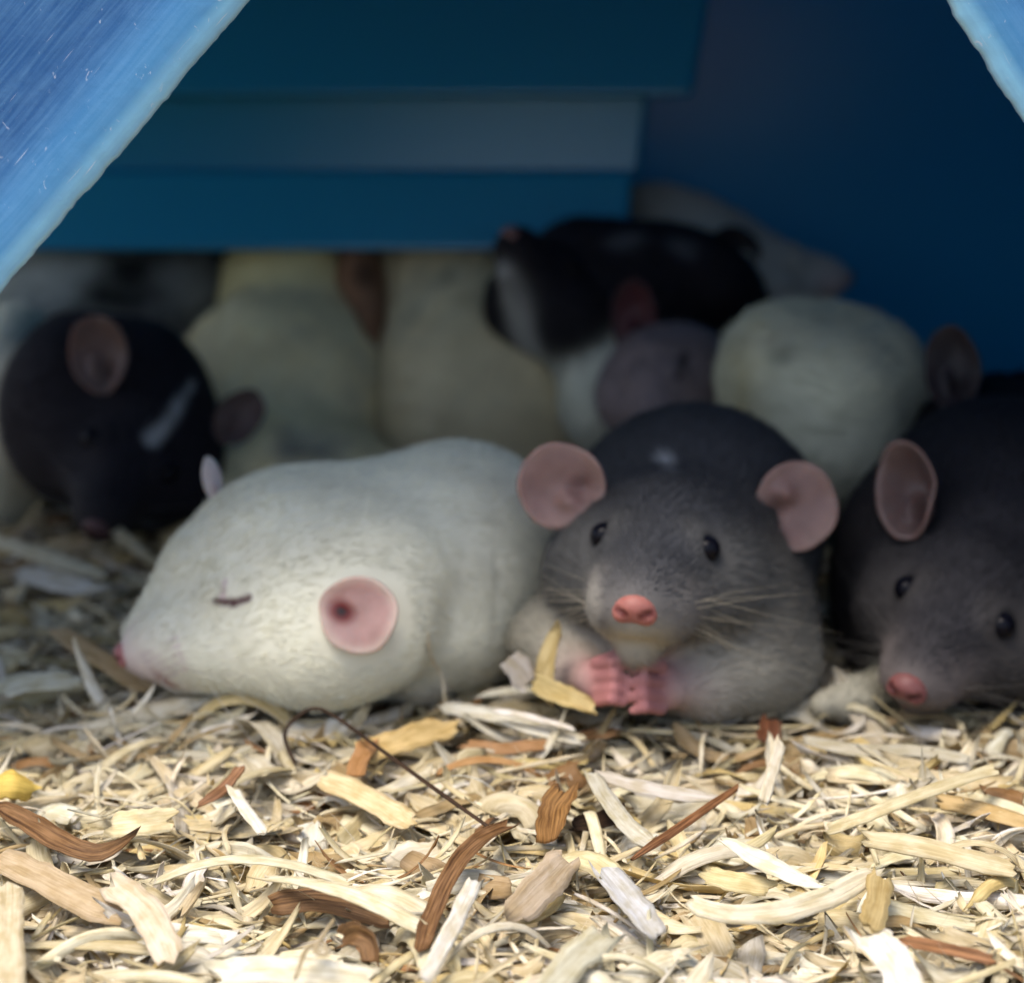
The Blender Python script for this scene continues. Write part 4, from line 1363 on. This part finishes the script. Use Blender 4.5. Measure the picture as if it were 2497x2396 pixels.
def random_shaving(r, x, y, z, lmin, lmax, wmin, wmax, tilt, kind, res=10):
    L = lmin + (lmax - lmin) * r.random() ** 1.5
    Wd = wmin + (wmax - wmin) * r.random() ** 1.3
    a = r.normal(0, 0.75) if r.random() < 0.6 else r.uniform(0, math.pi)
    d = np.array([math.cos(a), math.sin(a), 0])
    d[2] = r.normal(0, tilt)
    d = nrm(d)
    side = nrm(np.cross(d, [0, 0, 1.0]))
    upv = np.cross(side, d)
    turn = r.normal(0, 0.6) if r.random() < 0.8 else r.choice([-1, 1]) * r.uniform(1.0, 2.6)   # total bend of the strip
    yaw = r.normal(0, 0.35)
    t = np.linspace(-0.5, 0.5, res)
    ph = turn * t
    pts = np.cumsum((d * np.cos(ph)[:, None] - upv * np.sin(ph)[:, None] + side * np.sin(yaw * t)[:, None]) * (L / res), axis=0)
    pts = pts - pts.mean(0)
    pts = pts + np.array([x, y, z + abs(turn) * 0.03 * L])
    lean = r.normal(-0.35, 0.45)
    nr_ = nrm(np.array([r.normal(0, 0.40), lean, 1.0]))
    q = ribbon(pts, Wd, nr_, jit(TINTS[kind], r), r.uniform(0.008, 0.026), int(r.integers(1e9)), curl=r.normal(0, 0.30), taper=r.uniform(0.1, 1.0), nacross=4, fray=r.uniform(0.05, 0.5), twist=r.normal(0, 0.45), resample=res)
    return q, L, Wd, abs(turn)


def fibre(r, p, L, rad, col, n=6):
    d = nrm(np.array([r.normal(0, 1), r.normal(0, .7), abs(r.normal(0.15, 0.45))]))
    s_ = nrm(np.cross(d, [0.1, 0.2, 1.0]))
    k1, k2 = r.normal(0, 0.5, 2)
    t = np.linspace(0, 1, n)
    pts = p + L * (d * t[:, None] + s_ * (k1 * t * t)[:, None] + np.array([0, 0, 1.0]) * (k2 * 0.5 * t * t - 0.15 * t)[:, None])
    T = nrm(np.gradient(pts, axis=0))
    a = nrm(np.cross(T, [0.3, 0.1, 1.0])); b = np.cross(T, a)
    V, F = [], []
    for i in range(n):
        rr = rad * (1 - 0.7 * t[i])
        for j in range(3):
            an = j * 2.094
            V.append(pts[i] + rr * (math.cos(an) * a[i] + math.sin(an) * b[i]))
    for i in range(n - 1):
        for j in range(3):
            F.append((i * 3 + j, i * 3 + (j + 1) % 3, (i + 1) * 3 + (j + 1) % 3, (i + 1) * 3 + j))
    return np.array(V), np.array(F), np.tile(col, (len(V), 1)), np.tile([r.uniform(0, 50), 0, 0], (len(V), 1))


def scatter():
    r = np.random.default_rng(21)
    Vs, Fs, Cs, Gs = [], [], [], []
    off = 0
    NM, NF = 5600, 4600
    for i in range(NM + NF):
        if i % 10 < 7:                                  # evenly over the bedding in view, the rest around it
            px, py = r.uniform(-250, 2750), 1230 + 1300 * r.random() ** 0.75
            p = G(px, py, 0)
            x, y = p[0], p[1]
        else:
            x, y = r.uniform(-17, 17), r.uniform(22, 54)
        kind = KN[r.choice(len(KN), p=KP)]
        if i >= NM:
            z = bed_z(x, y) + r.uniform(-0.05, 0.30)
            q = fibre(r, np.array([x, y, z]), r.uniform(0.12, 0.8), r.uniform(0.003, 0.011), jit(TINTS['pale' if r.random() < .75 else kind], r))
        else:
            z = bed_z(x, y) - 0.30 + 0.55 * r.random()
            u = r.random()
            if i % 4 == 0:                              # narrow tangled strands
                q = random_shaving(r, x, y, z + .18, 0.7, 2.6, 0.03, 0.12, 0.22, kind, 11)[0]
            elif u < 0.28:
                q = random_shaving(r, x, y, z + .06, 0.2, 1.1, 0.03, 0.16, 0.35, kind, 7)[0]
            elif u < 0.40:
                q = random_shaving(r, x, y, z, 0.5, 1.2, 0.3, 0.8, 0.18, kind, 8)[0]
            else:
                q = random_shaving(r, x, y, z, 0.9, 3.4, 0.10, 0.55, 0.13, kind, 11)[0]
        Vs.append(q[0]); Fs.append(q[1] + off); Cs.append(q[2]); Gs.append(q[3])
        off += len(q[0])
    o = new_mesh('wood_shavings', np.concatenate(Vs), np.concatenate(Fs), M_WOOD, cols=np.concatenate(Cs), grain=np.concatenate(Gs))
    tag(o, 'deep loose bedding of pale mixed wood shavings', 'bedding', kind='stuff')
    for i in range(200):
        px, py = r.uniform(-60, 2560), 1780 + 620 * r.random() ** 0.9
        p = G(px, py, 0.2)
        kind = KN[r.choice(len(KN), p=KP)]
        z = bed_z(p[0], p[1]) + r.uniform(0.15, 0.36)
        u = r.random()
        if u < 0.3:
            q, L, Wd, turn = random_shaving(r, p[0], p[1], z + .05, 0.4, 1.2, 0.04, 0.13, 0.25, kind, 12)
            nm, word = 'wood_splinter', 'splinter'
        elif u < 0.5:
            q, L, Wd, turn = random_shaving(r, p[0], p[1], z, 0.6, 1.3, 0.3, 0.65, 0.18, kind, 12)
            nm, word = 'wood_flake', 'flake'
        else:
            q, L, Wd, turn = random_shaving(r, p[0], p[1], z, 1.1, 3.2, 0.14, 0.48, 0.13, kind, 14)
            nm, word = 'wood_shaving', 'shaving'
        shape = 'flat' if turn < 0.35 else ('gently bowed' if turn < 0.9 else 'strongly curled')
        size = 'short' if L < 0.9 else ('medium length' if L < 1.7 else 'long')
        o = new_mesh(nm, q[0], q[1], M_WOOD, cols=q[2], grain=q[3])
        tag(o, f'{size} {shape} {WORD[kind]} wood {word} lying loose on the bedding', 'wood ' + word, f'loose {size} {shape} {WORD[kind]} {word} pieces')


scatter()
